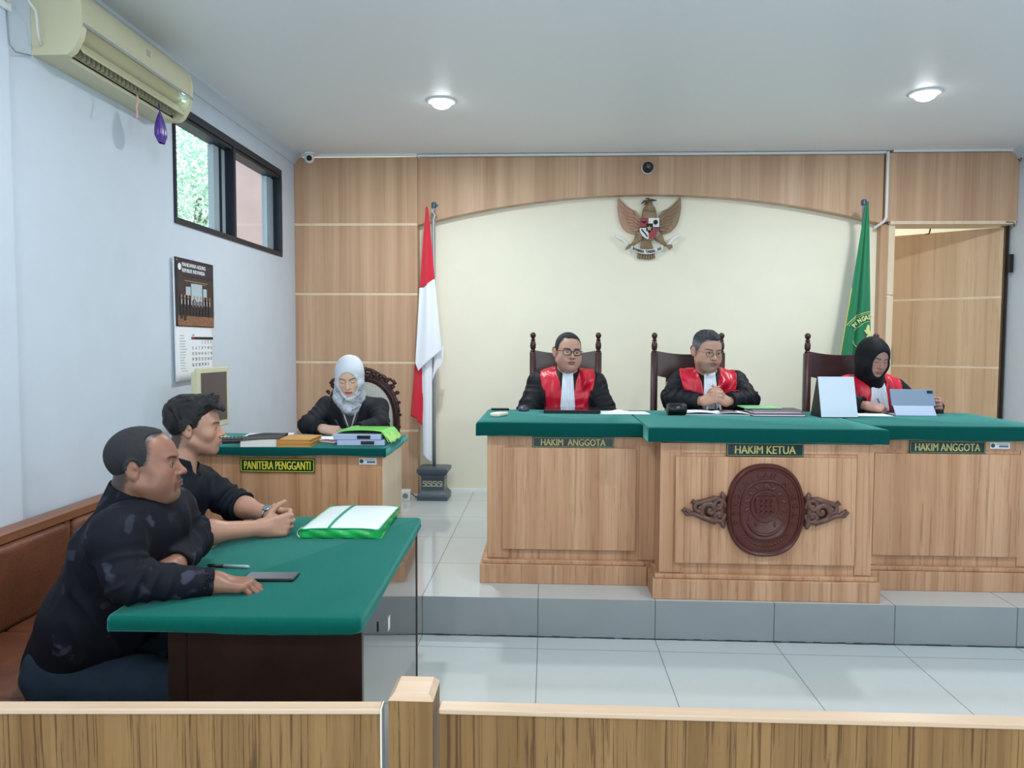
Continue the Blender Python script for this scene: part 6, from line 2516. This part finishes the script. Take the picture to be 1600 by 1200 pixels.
# wrist watch on the far arm
mb = MB()
w0, w1 = Vector(p.el[1]), Vector(p.wr[1])
dd = (w1 - w0).normalized()
cw = w1 - dd * .012
a = dd.orthogonal().normalized()
b2 = dd.cross(a)
mb.tube([cw + (a * math.cos(t) + b2 * math.sin(t)) * .0325 for t in [2 * math.pi * i / 28 for i in range(28)]], .0065, 8, closed=True, sx=.5)
o = mb.build('wrist_watch', mat('watch_steel', srgb(170, 178, 186), rough=.25, metal=.9), smooth=True)
tag(o, 'silver wrist watch on the far arm of the man with clasped hands', 'watch')
mb = MB()
nn = (Vector((-.2, -.35, .9)) - dd * Vector((-.2, -.35, .9)).dot(dd)).normalized()
mb.lathe([(.001, .0), (.016, 0), (.017, .006), (.015, .009), (.001, .009)], M=Matrix.Translation(cw + nn * .030) @ nn.to_track_quat('Z', 'Y').to_matrix().to_4x4(), seg=24)
mb.build('watch_case', mat('watch_face', srgb(150, 160, 172), rough=.2, metal=.7), o, smooth=True)

# ---- clerk writing
p = Person('woman in white patterned headscarf and black blazer writing at the clerk desk', 4, (-1.20, 4.66, .2),
           6, 20, -3, (-1.180, 4.50, 1.292), .97, dict(fem=1, jaw=.96, nose=.92, neck=.048, eye=0, noears=1),
           (-1.195, 4.60, 1.145), (-1.20, 4.655, 1.02), (-1.20, 4.72, .76),
           ((-1.355, 4.625, 1.095), (-1.035, 4.620, 1.090)), ((-1.425, 4.475, 1.005), (-.995, 4.485, 1.005)), ((-1.305, 4.375, .990), (-1.105, 4.350, .985)),
           fat=.88, arm=.88)
CL = p
ct, cth = p.hand(0, (.96, -.24, -.10), (.10, .55, -.85), curls=[(52, 45, 18), (56, 52, 20), (60, 55, 22), (62, 55, 22)], scale=.92, thumb=((.75, .45, .50), (.9, .1, .5), (.9, -.1, .45)))
p.hand(1, (-.90, -.40, -.05), (0, .1, -1), curl=(18, 22, 12), scale=.92)
p.body(.0030, SK_LIGHT, srgb(196, 96, 100), srgb(60, 46, 44), browth=.8)


def scarf_tint(base, dark, lowz, amt):
    def f(V):
        L = (V - CL.hp) @ CL.R
        n = wob(V, 95, 4, 2) * .5 + .5 * wob(V, 220, 3, 5)
        w = sst(.1, .5, n) * sst(lowz + .03, lowz - .02, L[:, 2]) * amt
        return np.array(base)[None] * (1 - w[:, None]) + np.array(dark)[None] * w[:, None]
    return f


M_SCARF = attr_mat('scarf_cloth', (1, 1, 1), rough=.75, spec=.25)
p.hijab(.0032, M_SCARF, open_r=(.063, .105, .086), open_c=(0, -.130, -.017), neck_r=(.072, .086), wrap=0, folds=.004, off=.009, chinr=.044,
         extra=[cone(p.hp - p.lat * .045 + V3(0, 0, -.03), p.neck - p.lat * .085 + V3(0, -.01, .01), .042, .028, .03),
                cone(p.hp + V3(0, .0, .07) * p.hs, p.hp + V3(0, -.035, .085) * p.hs, .055, .045, .03),
                cone(p.neck - p.lat * .05 + V3(0, -.05, .01), p.neck + p.fwd * .10 + V3(0, 0, -.055), .042, .022, .03)], tint=scarf_tint(srgb(206, 212, 224), srgb(120, 126, 140), -.06, .8))
s0 = p.sleeve(0, .060, .056, .044, .90, .007, .0, 3)
s1 = p.sleeve(1, .060, .056, .044, .90, .007, .0, 6)
f, lo, hi = p.top(.016, .005, 8, [s0, s1], hem=.60, neckhole=.012, scale=20, vneck=cone(p.chest + p.fwd * .150 + V3(0, 0, -.12), p.neck + p.fwd * .10 + V3(0, 0, -.01), .035, .078, .01))
p.mk('blazer', f, lo, hi, .0045, mat('black_blazer', srgb(15, 18, 26), rough=.8, crease=.3))
f2, lo2, hi2 = p.top(.008, .003, 9, None, hem=.62, neckhole=.004, collar=.02)
p.mk('blouse', f2, lo2, hi2, .006, mat('charcoal_blouse', srgb(62, 64, 72), rough=.75))
mb = MB()
def on(fld, x, z, off=.004):
    """point on the front of a garment field above (x lateral, z height)"""
    y0 = CUR.chest + CUR.lat * x
    base = V3(y0[0], y0[1], z)
    ts = np.linspace(.35, -.05, 240)
    P = base[None] + ts[:, None] * CUR.fwd[None]
    d = fld(P)
    i = int(np.argmax(d < off))
    return Vector(P[i] - CUR.loc)
CUR = p
bl = lambda P: np.minimum(f(P), f2(P))
for sd in (-1, 1):
    mb.tube([on(bl, sd * (.010 + .050 * t), .985 + .155 * t) for t in [i / 12 for i in range(13)]], .0045, 6, sx=1.0)
mb.build('lanyard', mat('lanyard_white', srgb(206, 208, 212), rough=.6), p.T, smooth=True)
mb = MB()
q = on(f2, .012, 1.085)
mb.sphere(q, .006, 10, (1, .5, 1))
mb.build('button', mat('button_grey', srgb(120, 122, 128), rough=.3), p.T, smooth=True)
p.legs(((-1.30, 4.30, .70), (-1.10, 4.30, .70)), ((-1.30, 4.24, .27), (-1.10, 4.24, .27)), M_TROU, r=.9)
tp = Vector((ct[0] + cth) / 2) if False else Vector(np.array(cth))
pn = thing('ballpoint_pen', 'slim blue-grey pen held in the writing hand of the clerk', 'pen', tuple(tp), 0)
mb = MB()
dv = Vector((-.50, .10, .86)).normalized()
MQ = dv.to_track_quat('Z', 'Y').to_matrix().to_4x4()
mb.lathe([(.001, -.040), (.0035, -.028), (.0038, .075), (.003, .085)], M=MQ, seg=12)
mb.build('barrel', mat('pen_blue', srgb(120, 140, 160), rough=.25), pn, smooth=True)
mb = MB()
mb.lathe([(.0042, .055), (.0042, .095), (.002, .098)], M=MQ, seg=12)
mb.build('cap', mat('pen_dark', srgb(44, 58, 74), rough=.3), pn, smooth=True)


# ---- judges
def robe_parts(p, f, lo, hi, sl, h=.0045, zj=.22, wj=(.034, .048), zcol=-.02):
    p.mk('robe', f, lo, hi, h, M_ROBE)
    nz = p.neck[2]

    def reg(P):
        D = P - p.neck
        x = np.abs(D @ p.lat)
        z = P[:, 2] - nz
        fw = D @ p.fwd
        xin = np.interp(z, [-.30, -.15, -.04, .02, .06], [.030, .034, .052, .074, .080])
        xout = np.interp(z, [-.30, -.14, -.06, .0, .05], [.145, .150, .172, .180, .17])
        r = np.maximum(xin - x, x - xout)
        r = np.maximum(r, -.035 - fw)
        r = np.maximum(r, z - .060)
        sv = np.minimum(sl[0](P), sl[1](P))
        r = np.maximum(r, np.where(z < -.10, .016 - sv, -1))
        return r * .9
    for sd, nm in ((-1, 'red_panel'), (1, 'red_panel')):
        g = lambda P, sd=sd: smax(smax(f(P) - .0045 - .0025 * ridge(P, 48, 3, (1, 1, .3)), reg(P), .003), -sd * ((P - p.neck) @ p.lat), .002)
        p.mk(nm, g, lo, hi, .004, M_SATIN)

    def bib(P):
        D = P - p.neck
        x = D @ p.lat
        z = P[:, 2] - nz
        w = np.interp(z, [-zj, 0], [wj[1], wj[0]])
        r = np.maximum(np.abs(x) - w, np.maximum(z - (zcol + .045), -zj - z))
        r = np.maximum(r, -(D @ p.fwd))
        return smax(f(P) - .013 - .004 * np.sin(x * 330 * (.045 / w)) * sst(zcol + .03, zcol - .10, z) - .012 * sst(-.05, -zj, z), r, .004)
    p.mk('white_bib', bib, lo, hi, .0032, M_BIB)


# left judge
p = Person('left judge, man with black-rimmed glasses in black and red robe with white bib', 0, (.13, 5.06, .2),
           14, 0, 3, (.133, 4.96, 1.438), 1.02, dict(fat=.7, jaw=1.04, nose=1.15, neck=.060, eye=.7, gaze=(8, 4), mouth=.25),
           (.133, 5.03, 1.290), (.130, 5.06, 1.17), (.13, 5.10, .80),
           ((-.050, 5.05, 1.225), (.310, 5.05, 1.225)), ((-.130, 4.96, 1.00), (.385, 4.96, 1.00)), ((-.02, 4.88, .83), (.28, 4.88, .83)),
           fat=1.12, belly=.05, arm=1.0)
p.hand(0, (.6, -.5, -.1), (0, 0, -1), curl=(25, 25, 15))
p.hand(1, (-.6, -.5, -.1), (0, 0, -1), curl=(25, 25, 15))
TAB3 = [(-.12, .10), (-.075, .055), (-.03, .040), (-.008, .034), (.0, .000), (.006, -.026), (.03, -.040), (.060, -.048), (.080, -.062), (.095, -.085), (.105, -.10), (.13, -.11)]
p.body(.0032, SK_TAN, srgb(150, 96, 90), srgb(40, 34, 34), stubble=.04, mous=.12, hairtab=TAB3, hairsoft=.010)
p.hair(.003, TAB3,
       [(-.09, .001), (-.05, .003), (.0, .003), (.06, .004), (.09, .006), (.13, .008)], M_BUZZ)
p.glasses(mat('dark_rim', srgb(40, 30, 30), rough=.3), thick=.0026, hh=.0165)
s0 = p.sleeve(0, .078, .088, .075, .95, .010, 0, 2)
s1 = p.sleeve(1, .078, .088, .075, .95, .010, 0, 7)
f, lo, hi = p.top(.020, .006, 4, [s0, s1], hem=.66, collar=.035, scale=20)
robe_parts(p, f, lo, hi, [s0, s1])
p.legs(((.03, 4.66, .70), (.23, 4.66, .70)), ((.03, 4.60, .27), (.23, 4.60, .27)), M_TROU)

# middle judge
p = Person('middle judge, grey-haired man with thin glasses and goatee, hands clasped on the bench', 2, (1.0, 5.02, .2),
           16, 8, 3, (1.006, 4.87, 1.450), 1.03, dict(fat=.15, jaw=1.0, nose=1.05, neck=.058, eye=.6, gaze=(4, 8)),
           (1.030, 4.97, 1.300), (1.035, 5.01, 1.18), (1.03, 5.08, .80),
           ((.870, 5.00, 1.245), (1.215, 5.00, 1.245)), ((.800, 4.90, 1.145), (1.275, 4.89, 1.145)), ((.970, 4.75, 1.140), (1.105, 4.745, 1.140)),
           fat=1.0, arm=.98)
MIDJ = p
p.hand(0, (.62, -.42, .40), (.62, .62, -.30), curls=[(40, 55, 25), (46, 58, 25), (50, 60, 25), (52, 60, 25)], thumb=((.7, .5, .2), (.9, .3, .2), (1, .1, .1)))
p.hand(1, (-.62, -.30, .42), (-.70, .60, -.10), curls=[(46, 50, 20), (48, 52, 20), (50, 52, 20), (52, 52, 20)], thumb=((.6, .5, .2), (.9, .3, .3), (1, .1, .2)))
TAB4 = [(-.12, .10), (-.075, .055), (-.03, .040), (-.008, .034), (.0, -.004), (.006, -.028), (.03, -.044), (.055, -.054), (.068, -.070), (.080, -.090), (.095, -.11), (.13, -.12)]
p.body(.0032, SK_TAN, srgb(140, 96, 90), srgb(60, 54, 52), stubble=.55, beard=srgb(104, 98, 96), mous=.35, browth=.8, hairtab=TAB4, hairsoft=.010, haircol=(.12, .12, .13))
p.hair(.003, TAB4,
       [(-.09, .001), (-.05, .004), (.0, .004), (.05, .005), (.08, .009), (.10, .012), (.13, .013)], M_GREYH, GREY_TINT, tufts=.35)
p.glasses(mat('thin_rim', srgb(70, 62, 58), rough=.3, metal=.5), thick=.0013, w=.0225, hh=.0145, z0=-.006)
s0 = p.sleeve(0, .076, .070, .052, .88, .010, 0, 3)
s1 = p.sleeve(1, .076, .070, .052, .88, .010, 0, 6)
f, lo, hi = p.top(.020, .006, 5, [s0, s1], hem=.66, collar=.035, scale=20)
robe_parts(p, f, lo, hi, [s0, s1])
p.legs(((.92, 4.62, .70), (1.12, 4.62, .70)), ((.92, 4.56, .27), (1.12, 4.56, .27)), M_TROU)
mb = MB()
mb.tube([Vector((0, 0, 0)) + Vector((.0102 * math.cos(t), 0, .0102 * math.sin(t))) for t in [2 * math.pi * i / 20 for i in range(20)]], .0018, 6, closed=True)

# right judge
p = Person('right judge, woman in black headscarf and black and red robe looking at a tablet', 8, (2.09, 5.0, .2),
           13, 18, 4, (2.046, 4.90, 1.415), .99, dict(fem=1, fat=.55, jaw=1.0, nose=1.0, neck=.052, eye=0, noears=1),
           (2.070, 4.98, 1.275), (2.085, 5.02, 1.15), (2.09, 5.06, .80),
           ((1.930, 4.98, 1.215), (2.240, 5.02, 1.205)), ((1.840, 4.86, 1.138), (2.370, 4.93, 1.06)), ((1.955, 4.735, 1.120), (2.375, 4.74, 1.118)),
           fat=.98, arm=.92)
jt, jth = p.hand(0, (.90, -.30, -.12), (.10, .45, -.88), curls=[(48, 42, 18), (54, 48, 20), (58, 52, 22), (60, 52, 22)], scale=.95, thumb=((.75, .45, .45), (.9, .1, .45), (.9, -.05, .4)))
p.hand(1, (-.25, -.85, .30), (-.90, .22, -.10), curls=[(50, 52, 22), (54, 54, 22), (56, 54, 22), (58, 54, 22)], scale=.95, thumb=((.6, .6, .4), (.8, .3, .5), (.8, .1, .5)))
p.body(.0032, srgb(178, 136, 124), srgb(160, 104, 104), srgb(70, 54, 52), browth=.9)
p.hijab(.0035, mat('black_scarf', srgb(16, 19, 26), rough=.7, spec=.3), open_r=(.062, .105, .088), open_c=(.004, -.130, -.016), neck_r=(.074, .084), folds=.0012, oyaw=-4, off=.009,
         extra=[cone(p.hp - p.lat * .040 + V3(0, .0, -.03), p.neck - p.lat * .075 + V3(0, -.01, -.005), .050, .036, .03),
                cone(p.hp + V3(0, .0, .07) * p.hs, p.hp + V3(0, -.030, .080) * p.hs, .055, .045, .03)])
s0 = p.sleeve(0, .070, .066, .052, .86, .009, 0, 3)
s1 = p.sleeve(1, .070, .072, .058, .86, .009, 0, 6)
f, lo, hi = p.top(.020, .006, 7, [s0, s1], hem=.66, collar=.0, neckhole=.0, scale=20)
robe_parts(p, f, lo, hi, [s0, s1], zj=.20, wj=(.040, .062), zcol=-.03)
p.legs(((2.0, 4.62, .70), (2.18, 4.62, .70)), ((2.0, 4.56, .27), (2.18, 4.56, .27)), M_TROU)
tp = Vector(jth)
pn = thing('ballpoint_pen', 'black pen held upright by the right judge', 'pen', tuple(tp), 0)
mb = MB()
MQ = Vector((-.42, .15, .88)).normalized().to_track_quat('Z', 'Y').to_matrix().to_4x4()
mb.lathe([(.001, -.030), (.004, -.020), (.0045, .085), (.003, .092)], M=MQ, seg=12)
mb.build('barrel', M_BLACK, pn, smooth=True)
MB().box(.003, .006, -.001, .001, .05, .088, M=MQ).build('clip', M_GREY, pn)
